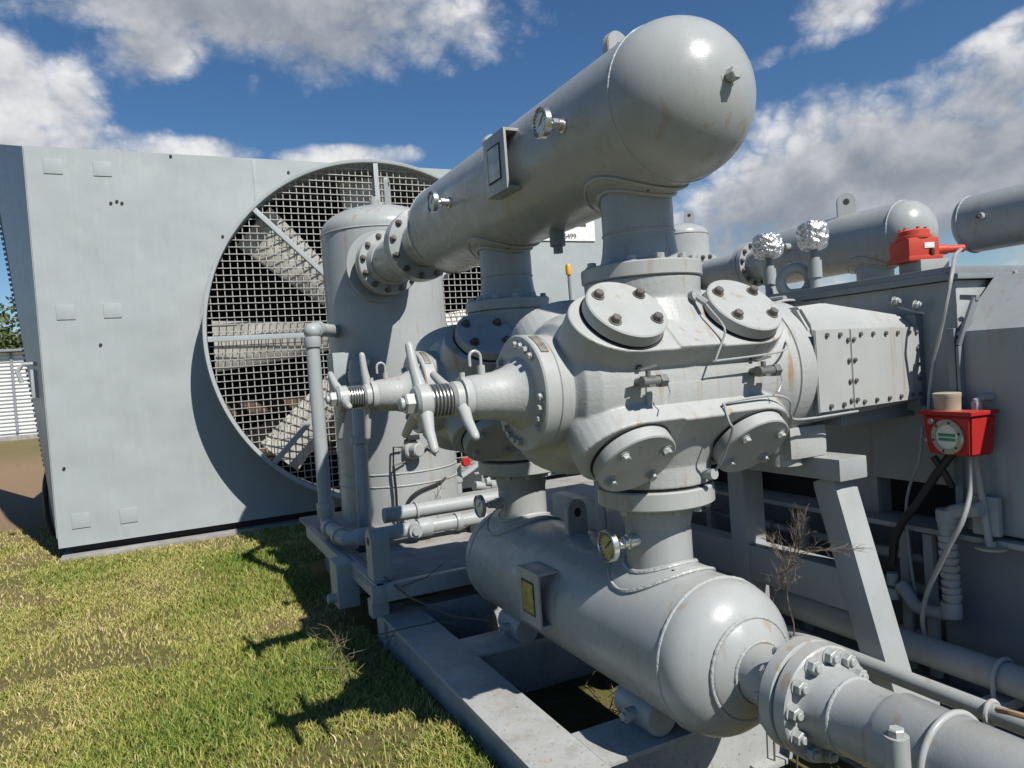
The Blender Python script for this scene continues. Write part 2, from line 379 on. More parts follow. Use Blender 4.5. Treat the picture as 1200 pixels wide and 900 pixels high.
# grass blades
def grass_material():
    m, nt, b = nodes('grass_blades')
    a = nt.nodes.new('ShaderNodeAttribute'); a.attribute_name = 'tint'
    c = ramp(nt, a.outputs['Fac'], [(0, (.09, .155, .022)), (.3, (.20, .255, .046)), (.55, (.34, .315, .085)), (.8, (.44, .365, .14)), (1, (.55, .46, .27))])
    nt.links.new(c, b.inputs['Base Color']); b.inputs['Roughness'].default_value = .6
    b.inputs['Specular IOR Level'].default_value = .25
    return m
def make_grass(n, name, hmul=1.0, tall=False):
    # scattered over the lawn, thinner with distance
    u = rng.random(n*3); Y = 1.3*(11/1.3)**u if not tall else 1.8+rng.random(n*3)*5.5
    X = -6+rng.random(n*3)*8.4
    keep = (X > -.62*Y-.5) & (X < np.where(Y > 6.75, 2.4, 1.02)) & ~((Y > 8.5) & (X > -1.08) & (X < 6))
    X, Y = X[keep][:n], Y[keep][:n]; n = len(X)
    pv = np.array([mnoise.noise(Vector((x*1.1, y*1.1, 3))) for x, y in zip(X, Y)])
    pd = np.array([mnoise.noise(Vector((x*2.6, y*2.6, 9))) for x, y in zip(X, Y)])
    green = np.exp(-(((X-.25)/.75)**2+((Y-3.4)/1.3)**2))+.35*np.exp(-(((X+.9)/.4)**2+((Y-8.3)/1.0)**2))+.5*np.exp(-(((X-.9)/.35)**2+((Y-7.2)/1.2)**2))
    brown = np.exp(-(((X+1.15)/.55)**2+((Y-3.0)/.75)**2))+.6*np.exp(-(((X+1.6)/.9)**2+((Y-4.7)/.8)**2))
    lush = np.clip(.30+.95*pv+.9*green-.6*brown, 0, 1.5)
    bare = (pd+.9*pv-.55*brown < -.16-.35*green) | ((Y > 9.2)&(rng.random(n) < .6))
    sel = ~(bare & (rng.random(n) < .82))
    if tall: sel &= (rng.random(n) < np.clip(lush*.9-.25, 0.02, 1))
    X, Y, lush = X[sel], Y[sel], lush[sel]; n = len(X)
    h = (.014+.03*rng.random(n)**1.6*(.5+lush))*hmul
    if tall: h = .03+.07*rng.random(n)*(lush+.1)
    w = (.0011+.0013*rng.random(n))*(1+.16*Y)
    az = rng.random(n)*2*PI; lean = (.25+.9*rng.random(n))*h*(1.2 if not tall else .7); la = rng.random(n)*2*PI
    lx, ly = lean*np.cos(la), lean*np.sin(la); dx, dy = w*np.cos(az), w*np.sin(az)
    gzv = ground_z(X, Y); z0 = gzv-.015
    v0 = np.stack([X-dx, Y-dy, z0], 1); v1 = np.stack([X+dx, Y+dy, z0], 1)
    v2 = np.stack([X+dx*.8+lx*.35, Y+dy*.8+ly*.35, gzv+h*.6], 1); v3 = np.stack([X-dx*.8+lx*.35, Y-dy*.8+ly*.35, gzv+h*.6], 1)
    v4 = np.stack([X+lx, Y+ly, gzv+h], 1)
    co = np.stack([v0, v1, v2, v3, v4], 1).reshape(-1, 3)
    base = np.arange(n)*5
    f = np.stack([base, base+1, base+2, base+3, base+3, base+2, base+4], 1).ravel()
    st = (np.arange(n)[:, None]*7+np.array([0, 4])).ravel()
    tint = np.clip((.70 if not tall else .50)-.45*lush+.22*rng.standard_normal(n), 0, 1); tint = np.repeat(tint, 5)
    o = mesh_np(name, co, f, st, GM, tint); return o
GM = grass_material()
o = make_grass(560000, 'grass'); tag(o, 'short patchy yellow green lawn in front of the cooler', 'grass', kind='stuff')
o = make_grass(26000, 'tall_grass', tall=True); tag(o, 'longer bright green grass tufts standing out of the lawn', 'grass', kind='stuff')

# ================================================================== FAN COOLER
YB = 8.63; BX0, BX1, BZ0, BZ1 = -1.065, 5.73, .12, 4.185; FX, FZ, FR = 2.385, 2.14, 1.93
ck = thing('fan_cooler', (2.3, 9.7, .0), 'huge pale grey box shaped fan cooler with round mesh covered fan', 'cooler')
m = MB()
NS = 144
inner, outer = [], []
cor = [math.atan2(z-FZ, x-FX) for x in (BX0, BX1) for z in (BZ0, BZ1)]
angs = sorted(set([2*PI*i/NS-PI for i in range(NS)]+cor))
for a in angs:
    ca, sa = math.cos(a), math.sin(a)
    t = min([((BX1 if ca > 0 else BX0)-FX)/ca if abs(ca) > 1e-9 else 1e9, ((BZ1 if sa > 0 else BZ0)-FZ)/sa if abs(sa) > 1e-9 else 1e9])
    inner.append((FX+FR*ca, FZ+FR*sa)); outer.append((FX+t*ca, FZ+t*sa))
iv = [m.bm.verts.new((x, YB, z)) for x, z in inner]; ov = [m.bm.verts.new((x, YB, z)) for x, z in outer]
iv2 = [m.bm.verts.new((x, YB+.03, z)) for x, z in inner]; ov2 = [m.bm.verts.new((x, YB+4.3, z)) for x, z in outer]
m.bridge(ov, iv); m.bridge(iv, iv2); m.bridge(ov2, ov)
m.build('housing', 'panel', ck, 30)
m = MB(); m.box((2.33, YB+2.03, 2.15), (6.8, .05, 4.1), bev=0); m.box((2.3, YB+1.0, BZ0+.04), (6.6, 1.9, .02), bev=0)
m.build('coil_core', 'hollow_shade', ck)  # black backing sheet: shade inside the housing painted as colour
m = MB(); m.lathe((FX, YB, FZ), (0, -1, 0), [(-.12, FR-.01), (0, FR-.008), (.48, FR-.004), (.497, FR+.002), (.5, FR+.012), (.5, FR+.036), (.494, FR+.04), (.47, FR+.038), (.467, FR+.018), (.02, FR+.014), (.016, FR+.04), (.002, FR+.042)], 160, cap=False)
m.build('fan_ring', 'panel', ck)
# guard of square woven wire
m = MB(); YG = YB-.42; sp = .0745; GR = FR-.012
k = int(GR/sp)
for i in range(-k, k+1):
    c = i*sp; L = math.sqrt(max(0, GR**2-c*c))
    if L < .1: continue
    w = .0088
    m.box((FX+c, YG, FZ), (w, w*.8, 2*L), bev=0); m.box((FX, YG-.012, FZ+c), (2*L, w*.8, w), bev=0)
m.build('guard_mesh', 'wire', ck)
for i in range(8):
    a = PI/2+i*PI/4; d = Vector((math.cos(a), 0, math.sin(a)))
    m = MB(); m.bar(Vector((FX, YG-.045, FZ))+d*.25, Vector((FX, YG-.045, FZ))+d*(FR-.006), .055, .055, (0, 1, 0), .004)
    m.build('strut', 'panel', ck)
for i in range(8):
    a = R(92)+i*PI/4; d = Vector((math.cos(a), 0, math.sin(a))); e = Vector((-math.sin(a), 0, math.cos(a)))
    m = MB(); rows = []
    for t, hw, tw in ((.35, .14, .55), (.8, .20, .46), (1.3, .25, .38), (1.84, .29, .30)):
        c = Vector((FX, YB-.12, FZ))+d*t; ch = e*math.cos(tw)+Vector((0, 1, 0))*math.sin(tw); th = ch.cross(d)
        row = [m.bm.verts.new(c+ch*(hw*s)+th*(h)) for s, h in ((-1, 0), (-.4, .03), (.4, .03), (1, .008), (.9, -.005), (0, .0))]
        rows.append(row)
    for p, q_ in zip(rows, rows[1:]): m.bridge(p, q_)
    m.bm.faces.new(rows[0]); m.bm.faces.new(rows[-1][::-1])
    m.build('fan_blade', 'blade', ck)
m = MB(); m.lathe((FX, YB+.1, FZ), (0, -1, 0), [(0, .3), (.3, .3), (.36, .22)], 40); m.build('hub', 'dark', ck)
m = MB()
for z, hh in ((1.35, .16), (.75, .12)): m.box((FX, YB+1.2, z), (5.5, .14, hh), bev=0)
m.build('inner_brace', 'core', ck)
for px, py in ((62, 195), (120, 198), (77, 366), (132, 364), (95, 610), (151, 604)):
    c = at(px, py, Y=YB); m = MB(); m.box((c.x, YB-.003, c.z), (.165, .010, .15), bev=.004); m.build('cover_plate', 'panel', ck)
m = MB()
for x in (1.12, 4.5): m.box((x, YB-.002, 2.15) if x > 4 else (x, YB-.002, 3.86), (.035, .006, 4.06 if x > 4 else .62), bev=.002)
m.build('panel_seam', 'panel', ck)
m = MB()
for px, py in ((338, 202), (261, 277), (200, 183), (130, 238), (137, 236), (143, 238), (118, 404), (75, 549)):
    c = at(px, py, Y=YB); m.lathe((c.x, YB-.001, c.z), (0, -1, 0), [(0, .016), (.012, .014)], 10)
m.build('panel_screw', 'gasket', ck)
# flared side of the plenum, wider at the back and top
a0, a1 = Vector((BX0-.012, YB+.02, BZ0+.1)), Vector((BX0-.012, YB+.02, BZ1)); YR = 13.0; tz = at(-14, 168, Y=YR); bz = at(62, 610, Y=YR)
m = MB(); rows = []
for off in (0, .03): rows.append([m.bm.verts.new(v+Vector((off, 0, 0))) for v in (a0, a1, Vector((tz.x, YR, tz.z)), Vector((bz.x, YR, max(.15, bz.z))))])
m.bm.faces.new(rows[0]); m.bm.faces.new(rows[1][::-1]); m.bridge(rows[0], rows[1]); m.build('flared_side', 'panel', ck)
m = MB(); p0, p1 = Vector((tz.x-.03, YR, tz.z)), Vector((bz.x-.03, YR, .6))
pl_ = [(.06, 0)]
for i in range(64):
    L_ = (p1-p0).length; pl_ += [(-.03, (i+.2)*L_/64), (-.03, (i+.7)*L_/64), (.0, (i+.72)*L_/64), (.0, (i+1.18)*L_/64)]
pl_ += [(.06, 65*L_/64)]; dv = (p1-p0).normalized(); m.prism(pl_, p0, Vector((0, 1, 0)).cross(dv)*-1, dv, .05); m.build('coil_fin_edge', 'dark', ck)
m = MB(); c = at(40, 432, Y=YB+.5); m.tube([c+Vector((.16, 0, .0)), c+Vector((.05, 0, .05)), c+Vector((-.1, 0, .05)), c+Vector((-.15, 0, -.02)), c+Vector((-.12, 0, -.14))], .022, 8); m.box(c+Vector((.06, .03, -.16)), (.2, .04, .3)); m.build('lifting_bracket', 'panel', ck)
m = MB(); c = at(58, 590, Y=YB+.6); m.tube([c+Vector((.16*math.cos(t)*.6+.06, 0, .40*math.sin(t))) for t in np.linspace(PI*.6, PI*1.35, 12)], .028, 8); m.build('side_fan_hoop', 'gasket', ck)
m = MB(); m.box((2.3, YB+.95, .065), (6.5, 1.7, .11), bev=0); m.build('base_gap_shade', 'gasket', ck)  # black fill, paints the shade in the gap under the housing
sg = at(683, 268, Y=YB-.02); m = MB(); m.box((sg.x-.28, YB-.012, sg.z+.14), (.95, .012, .62), bev=.002); sgn = m.build('sign_plate', 'white', ck)
def text(name, body, loc, size, rot, mat, parent, ext=.001):
    cu = bpy.data.curves.new(name, 'FONT'); cu.body = body; cu.size = size; cu.extrude = ext; cu.align_x = 'CENTER'; cu.align_y = 'CENTER'
    t = bpy.data.objects.new(name, cu); COL.objects.link(t); bpy.context.view_layer.update()
    dg = bpy.context.evaluated_depsgraph_get(); me = bpy.data.meshes.new_from_object(t.evaluated_get(dg)); bpy.data.objects.remove(t)
    me.materials.clear(); me.materials.append(MT[mat]); o = bpy.data.objects.new(name, me); COL.objects.link(o); o.parent = parent
    o.matrix_basis = Matrix.Translation(Vector(loc)-ROOT[parent]) @ rot.to_4x4(); return o
RF = Matrix.Rotation(PI/2, 3, 'X')  # faces -Y
text('lettering', '6499', (at(668, 277, Y=YB-.02).x-.0, YB-.021, at(668, 277, Y=YB-.02).z), .10, RF, 'gasket', sgn)
m = MB(); c = at(686, 269, Y=YB-.02); m.box((c.x-.14, YB-.0205, c.z+.12), (.3, .004, .16), bev=0); m.build('sign_emblem', 'core', sgn)
# slab under it
m = MB(); m.box((2.38, YB+.98, .01), (6.86, 2.16, .05), bev=.01); single('cooler_slab', m, 'concrete', 'thin concrete slab under the big fan cooler', 'slab')

# ================================================================== BOTTLES (pulsation vessels)
XV = 1.65; Y1, Y2 = 2.245, 3.402; ZC = 1.55
def vessel_shell(R_, ya, da, yb, db):
    prof = [(t, r) for t, r in ell_head(R_, da)]
    L = yb-ya; prof += [(da+L, R_)]; e = ell_head(R_, db)
    prof += [(da+L+db-t, r) for t, r in e[::-1]][1:]
    return prof
def lug(parent, x, y, z, w, h, t, ang=0, mat='vessel'):
    prof = [(-w/2, -.02), (w/2, -.02), (w/2, h-w/2)]+[(w/2*math.cos(a), h-w/2+w/2*math.sin(a)) for a in np.linspace(0, PI, 14)[1:-1]]+[(-w/2, h-w/2)]
    d = Vector((-math.sin(ang), math.cos(ang), 0)); u = Vector((math.cos(ang), math.sin(ang), 0))
    m = MB(); m.prism(prof, Vector((x, y, z))+d*t/2, u, (0, 0, 1), t, .003)
    o = m.build('lifting_lug', mat, parent)
    m = MB(); c = Vector((x, y, z+h-w/2)); m.cyl(c-d*(t/2+.002), c+d*(t/2+.002), w*.17, seg=20); m.build('lug_hole', 'gasket', o)
def gauge(parent, base, axis, length, rd, dialmat='dial', name='temperature_gauge'):
    a = Vector(axis).normalized(); b = Vector(base)
    m = MB(); m.lathe(b, a, [(-.02, .028), (.03, .028), (.034, .022), (.05, .022)], 20); m.lathe(b+a*.05, a, [(0, .021), (.022, .021)], 6)
    m.lathe(b+a*.072, a, [(0, .011), (length-.09, .011)], 14)
    g_ = m.build(name, 'zinc', parent)
    m = MB(); c = b+a*length; m.lathe(c, a, [(-.022, .012), (-.02, rd*.7), (-.012, rd), (.008, rd), (.011, rd*.93), (.006, rd*.9)], 36, cap=False); m.build('bezel', 'zinc', g_)
    m = MB(); m.lathe(c, a, [(-.021, rd*.7), (.004, rd*.91)], 36); d = m.build('dial', dialmat, g_)
    aa, u, v = frame_of(a); m = MB()
    for i in range(17):
        th = 2*PI*(i/20.)-.9; p = u*math.cos(th)+v*math.sin(th); m.bar(c+a*.0055+p*rd*.66, c+a*.0055+p*rd*.84, rd*.06, .001, a, 0)
    p = u*math.cos(.7)+v*math.sin(.7); m.bar(c+a*.007-p*rd*.2, c+a*.007+p*rd*.7, rd*.07, .001, a, 0); m.build('pointer_and_ticks', 'gasket', d)
    return g_
def channel_plate(parent, x_face, x_back, y, z, wy, hz, platemat, tilt=0):
    m = MB(); t = .012
    m.box((x_face, y, z), (t, wy, hz), bev=.003); m.box(((x_face+x_back)/2+t/2, y, z+hz/2-t/2), (abs(x_back-x_face), wy-.004, t), bev=.002); m.box(((x_face+x_back)/2+t/2, y, z-hz/2+t/2), (abs(x_back-x_face), wy-.004, t), bev=.002)
    b_ = m.build('nameplate_bracket', 'vessel', parent)
    m = MB(); m.box((x_face-.008, y, z), (.005, wy*.52, hz*.55), bev=.001); pl = m.build('nameplate', platemat, b_)
    m = MB(); random.seed(3)
    m.box((x_face-.0078, y, z), (.002, wy*.60, hz*.61), bev=0); m.build('plate_border', 'gasket', b_)
    return b_
def weld_ring(parent, c, axis, r, w=.0065, mat='weld'):
    m = MB(); m.torus(c, axis, r, w, 110, 8, .18); return m.build('weld_bead', mat, parent)
def saddle_weld(parent, XV_, Z_, R_, Yn, rn, rp, sgn):
    m = MB(); saddle(m, XV_, Z_, R_, Yn, rn, rp, sgn); o = m.build('reinforcing_pad', 'vessel', parent, 60)
    m = MB(); m.loop(saddle_line(XV_, Z_, R_, Yn, rp+.001, sgn, .005), .008); m.loop(saddle_line(XV_, Z_, R_, Yn, rn+.006, sgn, .016), .009); m.build('weld_bead', 'weld', o)
    p = saddle_line(XV_, Z_, R_, Yn, (rn+rp)/2, sgn, .0125)[62]; m = MB(); m.cyl(Vector(p)-Vector((0, 0, .002)), Vector(p)+Vector((0, 0, .0015)), .005, seg=10); m.build('weep_hole', 'gasket', o)
# ---- upper bottle
ZT, RT_ = 2.505, .270
tb = thing('pulsation_bottle', (XV, 3.0, 2.0), 'big grey horizontal vessel on top of the two nearest cylinders, dome end in the sky', 'pressure vessel')
m = MB(); ya = 1.985; pr_ = ell_head(RT_, .255, 16); yb = 4.13
pr_ = [(t-.255, r) for t, r in pr_]+[(yb-ya, RT_), (yb-ya+.10, .243), (yb-ya+.22, .205), (yb-ya+.33, .168), (yb-ya+.5, .158)]
m.lathe((XV, ya, ZT), (0, 1, 0), pr_, 80); m.build('shell', 'vessel', tb, 50)
weld_ring(tb, (XV, ya+.005, ZT), (0, 1, 0), RT_-.001, .0045); weld_ring(tb, (XV, yb, ZT), (0, 1, 0), RT_-.001, .0055)
for Yn in (Y1, Y2):
    m = MB(); m.cyl((XV, Yn, 1.98), (XV, Yn, ZT-.16), .133, seg=48); m.lathe((XV, Yn, 1.982), (0, 0, 1), [(0, .152), (.06, .139), (.11, .133)], 48, cap=False)
    nz = m.build('nozzle', 'vessel', tb); saddle_weld(nz, XV, ZT, RT_, Yn, .133, .182, -1)
    weld_ring(nz, (XV, Yn, 2.105), (0, 0, 1), .133, .004)
    m = MB(); m.lathe((XV, Yn, 1.928), (0, 0, 1), [(0, .218), (.004, .224), (.050, .224), (.055, .218)], 56); fl = m.build('flange', 'light', nz)
    bolts(fl, circle((XV, Yn, 1.983), (0, 0, 1), .19, 12, .5), (0, 0, 1), .018, 'head')
m = MB(); m.lathe((XV, 4.62, ZT), (0, 1, 0), [(0, .17), (.02, .24), (.075, .245), (.08, .24)], 56); fl = m.build('flange', 'vessel', tb)
bolts(fl, circle((XV, 4.64, ZT), (0, 1, 0), .212, 12, .3), (0, -1, 0), .02, 'nut', 'rbolt')
c = at(850, 92, Y=1.745); m = MB(); m.lathe((c.x, 1.80, c.z), (0, -1, 0), [(0, .034), (.065, .034), (.07, .028)], 24); m.lathe((c.x, 1.735, c.z), (0, -1, 0), [(0, .017), (.012, .017)], 16); pl = m.build('coupling', 'vessel', tb)
m = MB(); m.lathe((c.x, 1.725, c.z), (0, -1, 0), [(0, .021), (.03, .021), (.033, .017)], 6); m.build('hex_plug', 'bolt', pl)
m = MB(); m.lathe((XV, 2.85, ZT-RT_+.02), (0, 0, -1), [(0, .035), (.085, .035), (.088, .03)], 20); m.lathe((XV, 2.85, ZT-RT_-.068), (0, 0, -1), [(0, .022), (.03, .022)], 8); m.build('drain_coupling', 'dark', tb)
lug(tb, XV-.03, 2.26, ZT+RT_, .13, .085, .03, R(15)); lug(tb, XV, 3.46, ZT+RT_, .12, .085, .03, R(15))
channel_plate(tb, 1.345, 1.44, 2.80, 2.505, .21, .25, 'plate')
gauge(tb, (1.405, 2.285, 2.505), (-1, 0, .0), .115, .055); gauge(tb, (1.405, 3.45, 2.495), (-1, 0, 0), .115, .055)
# ---- lower bottle
ZL, RL = .607, .264
lb = thing('discharge_bottle', (XV, 2.8, .34), 'grey horizontal vessel lying low on the skid under the two nearest cylinders', 'pressure vessel')
m = MB(); ya = 1.93; pr_ = [(t-.175, r) for t, r in ell_head(RL, .175, 14)]+[(3.60-ya, RL)]+[(3.60-ya+.13-t, r) for t, r in ell_head(RL, .13)[::-1]][1:]
m.lathe((XV, ya, ZL), (0, 1, 0), pr_, 80); m.build('shell', 'vessel', lb, 50)
weld_ring(lb, (XV, ya+.01, ZL), (0, 1, 0), RL-.001, .0065); weld_ring(lb, (XV, 3.56, ZL), (0, 1, 0), RL-.001, .0055)
for Yn in (Y1, Y2):
    m = MB(); m.cyl((XV, Yn, ZL+.17), (XV, Yn, 1.1), .124, seg=48); m.lathe((XV, Yn, 1.10), (0, 0, -1), [(0, .144), (.05, .132), (.09, .124)], 48, cap=False)
    nz = m.build('nozzle', 'vessel', lb); saddle_weld(nz, XV, ZL, RL, Yn, .124, .19, 1)
    m = MB(); m.lathe((XV, Yn, 1.098), (0, 0, 1), [(0, .212), (.005, .218), (.062, .218), (.067, .212)], 56); fl = m.build('flange', 'light', nz)
    bolts(fl, circle((XV, Yn, 1.098), (0, 0, 1), .185, 12, .5), (0, 0, -1), .017, 'head')
gauge(lb, (1.525, Y1-.02, .97), (-1, 0, 0), .115, .058, 'dialy'); gauge(lb, (1.525, Y2, .945), (-1, 0, 0), .12, .058)
lug(lb, XV, 2.86, ZL+RL, .12, .15, .03, R(12)); channel_plate(lb, 1.345, 1.44, 2.77, .655, .19, .235, 'brassplate')
# outlet neck and flange of the lower bottle
m = MB(); m.lathe((XV, 1.80, ZL+.004), (0, -1, 0), [(-.004, .166), (.012, .162), (.020, .155), (.047, .094)], 48, cap=False)
pad = m.build('reinforcing_pad', 'vessel', lb); weld_ring(pad, (XV, 1.791, ZL+.004), (0, 1, 0), .166, .006); weld_ring(pad, (XV, 1.755, ZL+.004), (0, 1, 0), .099, .006)
m = MB(); m.cyl((XV, 1.81, ZL+.004), (XV, 1.575, ZL+.004), .094, seg=48); m.build('outlet_neck', 'vessel', lb)
m = MB(); m.lathe((XV, 1.628, ZL+.004), (0, -1, 0), [(0, .108), (.03, .118), (.031, .160), (.036, .166), (.076, .166), (.080, .160)], 64); fl = m.build('flange', 'light', lb)
bolts(fl, circle((XV, 1.599, ZL+.004), (0, 1, 0), .139, 12, .2), (0, 1, 0), .019, 'nut')
# outlet pipe, a spool of its own
op = thing('outlet_pipe', (XV, 1.2, .3), 'thick grey outlet pipe with bolted flange nearest the camera at bottom of photo', 'pipe')
m = MB(); yo = 1.541; m.lathe((XV, yo, ZL+.004), (0, -1, 0), [(0, .160), (.005, .166), (.044, .166), (.049, .160)], 64); fl = m.build('flange', 'light', op)
bolts(fl, circle((XV, yo-.049, ZL+.004), (0, 1, 0), .139, 12, .2), (0, -1, 0), .0205, 'nut')
m = MB(); m.lathe((XV, yo-.05, ZL+.004), (0, -1, 0), [(0, .122), (.004, .118), (.03, .114), (.07, .106), (.10, .104), (.20, .104), (.208, .107), (.225, .117), (.95, .117)], 64); m.build('pipe_body', 'vessel', op, 50)
weld_ring(op, (XV, yo-.135, ZL+.004), (0, 1, 0), .104, .006)
m = MB(); m.lathe((XV, yo+.004, ZL+.004), (0, 1, 0), [(-.007, .135), (.006, .135)], 64); m.build('gasket', 'gasket', op)
m = MB(); m.torus((XV, 1.125, ZL+.004), (0, 1, 0), .121, .0085, 80, 10); m.build('clamp_strap', 'light', op)
m = MB(); c = at(1050, 852, X=1.47); m.cyl((c.x, c.y, .2), (c.x, c.y, c.z-.02), .027, seg=28); cp = m.build('clamp_post', 'vessel', op); bolts(cp, [(c.x, c.y, c.z-.02)], (0, 0, 1), .021, 'hex')

# ================================================================== CYLINDERS
def cast_mesh(mb, voxel, name, off, smooth_it=6):
    bmesh.ops.recalc_face_normals(mb.bm, faces=mb.bm.faces[:])
    me = bpy.data.meshes.new('t'); mb.bm.to_mesh(me); mb.bm.free(); o = bpy.data.objects.new('t', me); COL.objects.link(o)
    r = o.modifiers.new('r', 'REMESH'); r.mode = 'VOXEL'; r.voxel_size = voxel
    s = o.modifiers.new('s', 'SMOOTH'); s.factor = .5; s.iterations = smooth_it
    bpy.context.view_layer.update(); dg = bpy.context.evaluated_depsgraph_get(); res = bpy.data.meshes.new_from_object(o.evaluated_get(dg))
    bpy.data.objects.remove(o); bpy.data.meshes.remove(me); res.name = name; res.transform(Matrix.Translation(-off)); res.shade_smooth(); return res
CGRP = 'compressor cylinders in a row'
def make_cylinder():
    A = Vector((XV, Y1, ZC)); cy = thing('compressor_cylinder', (XV, Y1, 1.165), 'large sunlit grey cast compressor cylinder nearest the camera with bolted round valve covers', 'compressor cylinder', CGRP)
    m = MB()
    m.lathe((1.205, Y1, ZC), (1, 0, 0), [(0, .19), (.012, .20), (.03, .235), (.075, .262), (.14, .276), (.82, .278), (.90, .297), (1.08, .285), (1.14, .255), (1.16, .2)], 64)
    m.lathe(A, (0, 0, 1), [(-.375, .207), (-.3, .21), (-.16, .275), (.16, .275), (.3, .212), (.378, .216)], 48)
    for sy in (-1, 1):
        for sz in (-1, 1):
            d = Vector((0, sy*.707, sz*.707)); e = Vector((0, -sy*.707, sz*.707)); x = Vector((1, 0, 0))
            st = [(.255+.195*math.cos(a), .152*math.sin(a)) for a in np.linspace(-PI/2, PI/2, 20)]+[(-.255+.195*math.cos(a), .152*math.sin(a)) for a in np.linspace(PI/2, 1.5*PI, 20)]
            w = x.cross(e); s_ = 1 if w.dot(d) > 0 else -1
            m.prism(st, A+d*.02, x, e, s_*.295)
            mr = Matrix((x, e, d)).transposed(); m.box(A+d*.25+x*(-.005), (.19, .300, .145), mr, bev=0)
    me = cast_mesh(m, .0055, 'body', ROOT[cy], 1)
    me.materials.append(MT['cast']); b = bpy.data.objects.new('body', me); COL.objects.link(b); b.parent = cy; ROOT[b] = ROOT[cy]
    for sz in (1, -1):
        d = Vector((0, -.707, .707*sz)); e = Vector((0, .707, .707*sz))
        for k in (-1, 1):
            c = A+Vector((.255*k, 0, 0))+d*.315
            m = MB(); m.lathe(c, d, [(-.004, .130), (.004, .130), (.006, .138), (.009, .143), (.050, .143), (.054, .138)], 64); vc = m.build('valve_cover', 'light', cy)
            m = MB(); m.lathe(c, d, [(-.006, .148), (.0045, .148)], 64); m.build('cover_gasket', 'gasket', vc)
            q_ = [c+d*.054+Vector((.104*math.cos(t), 0, 0))+e*(.104*math.sin(t)) for t in (R(38), R(142), R(218), R(322))]
            bolts(vc, q_, d, .0175, 'head', 'rbolt' if sz > 0 else 'bolt')
    # front end flange with its studs and nameplate
    m = MB(); m.lathe((1.222, Y1, ZC), (-1, 0, 0), [(0, .19), (.004, .197), (.055, .200), (.058, .196), (.061, .2), (.112, .202), (.118, .197)], 72); ef = m.build('end_flange', 'light', cy)
    bolts(ef, [p for i, p in enumerate(circle((1.104, Y1, ZC), (1, 0, 0), .168, 28, .25)) if i % 7 < 4], (-1, 0, 0), .013, 'head', 'bolt')
    m = MB(); rows = []
    for x in (1.122, 1.152):
        rows.append([m.bm.verts.new((x, Y1-.2045*math.sin(t), ZC+.2045*math.cos(t))) for t in np.linspace(R(18), R(48), 10)])
    for i in range(9): m.bm.faces.new((rows[0][i], rows[0][i+1], rows[1][i+1], rows[1][i]))
    m.build('nameplate', 'oldplate', ef)
    # distance piece ring seam
    m = MB(); m.lathe((2.12, Y1, ZC), (1, 0, 0), [(0, .292), (.004, .302), (.014, .302), (.018, .29)], 72, cap=False); m.build('joint_ring', 'cast', cy)
    # raised water-jacket rib and the two indicator valves with drain tubing
    m = MB(); yf = Y1-.276
    m.box((1.655, yf+.004, ZC-.035), (.44, .022, .075), bev=.009); m.build('jacket_rib', 'cast', cy)
    for x in (1.405, 1.90):
        m = MB(); b0 = Vector((x, yf+.02, ZC+.015)); m.cyl(b0, b0+Vector((0, -.06, 0)), .014, seg=14); m.cyl(b0+Vector((0, -.05, 0)), b0+Vector((0, -.10, .002)), .021, seg=6)
        m.cyl(b0+Vector((-.03, -.085, 0)), b0+Vector((.035, -.085, 0)), .018, seg=16); m.cyl(b0+Vector((.035, -.085, 0)), b0+Vector((.062, -.085, 0)), .023, seg=6)
        m.cyl(b0+Vector((0, -.08, .0)), b0+Vector((0, -.08, .035)), .009, seg=10); v_ = m.build('indicator_valve', 'olive', cy)
        m = MB(); m.bar(b0+Vector((-.035, -.08, .038)), b0+Vector((.03, -.08, .05)), .022, .007); m.build('lever', 'olive', v_)
        m = MB(); m.tube([b0+Vector((.07, -.085, -.005)), b0+Vector((.075, -.09, -.04)), b0+Vector((.05, -.095, -.075))], .0022, 6); m.build('tag_wire', 'zinc', v_)
        m = MB(); m.box((x+.005, yf-.004, ZC+.065), (.018, .012, .018), bev=.002); m.build('sensor_block', 'gasket', v_)
    # oil lines
    up_ = [(1.71, Y1-.20, 1.845), (1.72, Y1-.235, 1.845), (1.73, Y1-.27, 1.80), (1.735, Y1-.335, 1.725), (1.72, Y1-.335, 1.675), (1.69, Y1-.335, 1.62), (1.71, Y1-.33, 1.615), (1.95, Y1-.33, 1.625), (2.04, Y1-.315, 1.64), (2.085, Y1-.27, 1.665)]
    m = MB(); m.tube(smooth_path(up_, 4), .0038, 8); m.cyl((1.71, Y1-.19, 1.845), (1.71, Y1-.235, 1.85), .02, seg=14); m.cyl((1.712, Y1-.225, 1.847), (1.73, Y1-.262, 1.815), .013, seg=6); m.build('oil_tube', 'steel', cy)
    lo_ = [(1.73, Y1-.225, 1.215), (1.745, Y1-.265, 1.255), (1.74, Y1-.335, 1.37), (1.72, Y1-.345, 1.405), (1.725, Y1-.325, 1.455), (1.745, Y1-.315, 1.468), (1.95, Y1-.315, 1.475), (2.04, Y1-.31, 1.45), (2.07, Y1-.285, 1.40), (2.13, Y1-.27, 1.37), (2.42, Y1-.29, 1.375)]
    m = MB(); m.tube(smooth_path(lo_), .0045, 8); m.cyl((1.725, Y1-.19, 1.21), (1.73, Y1-.245, 1.215), .019, seg=14); m.build('oil_tube', 'steel', cy)
    for z_, h_ in ((1.1655, .007), (1.919, .0085)): m = MB(); m.lathe((XV, Y1, z_), (0, 0, 1), [(0, .2), (h_, .2)], 48); m.build('flange_gasket', 'gasket', cy)
    return cy
cyl1 = make_cylinder()
DY = Vector((0, Y2-Y1, 0))
cyl2 = copy_tree(cyl1); cyl2.location += DY
cyl2['label'] = 'second grey compressor cylinder, mostly in shade behind the nearest one'

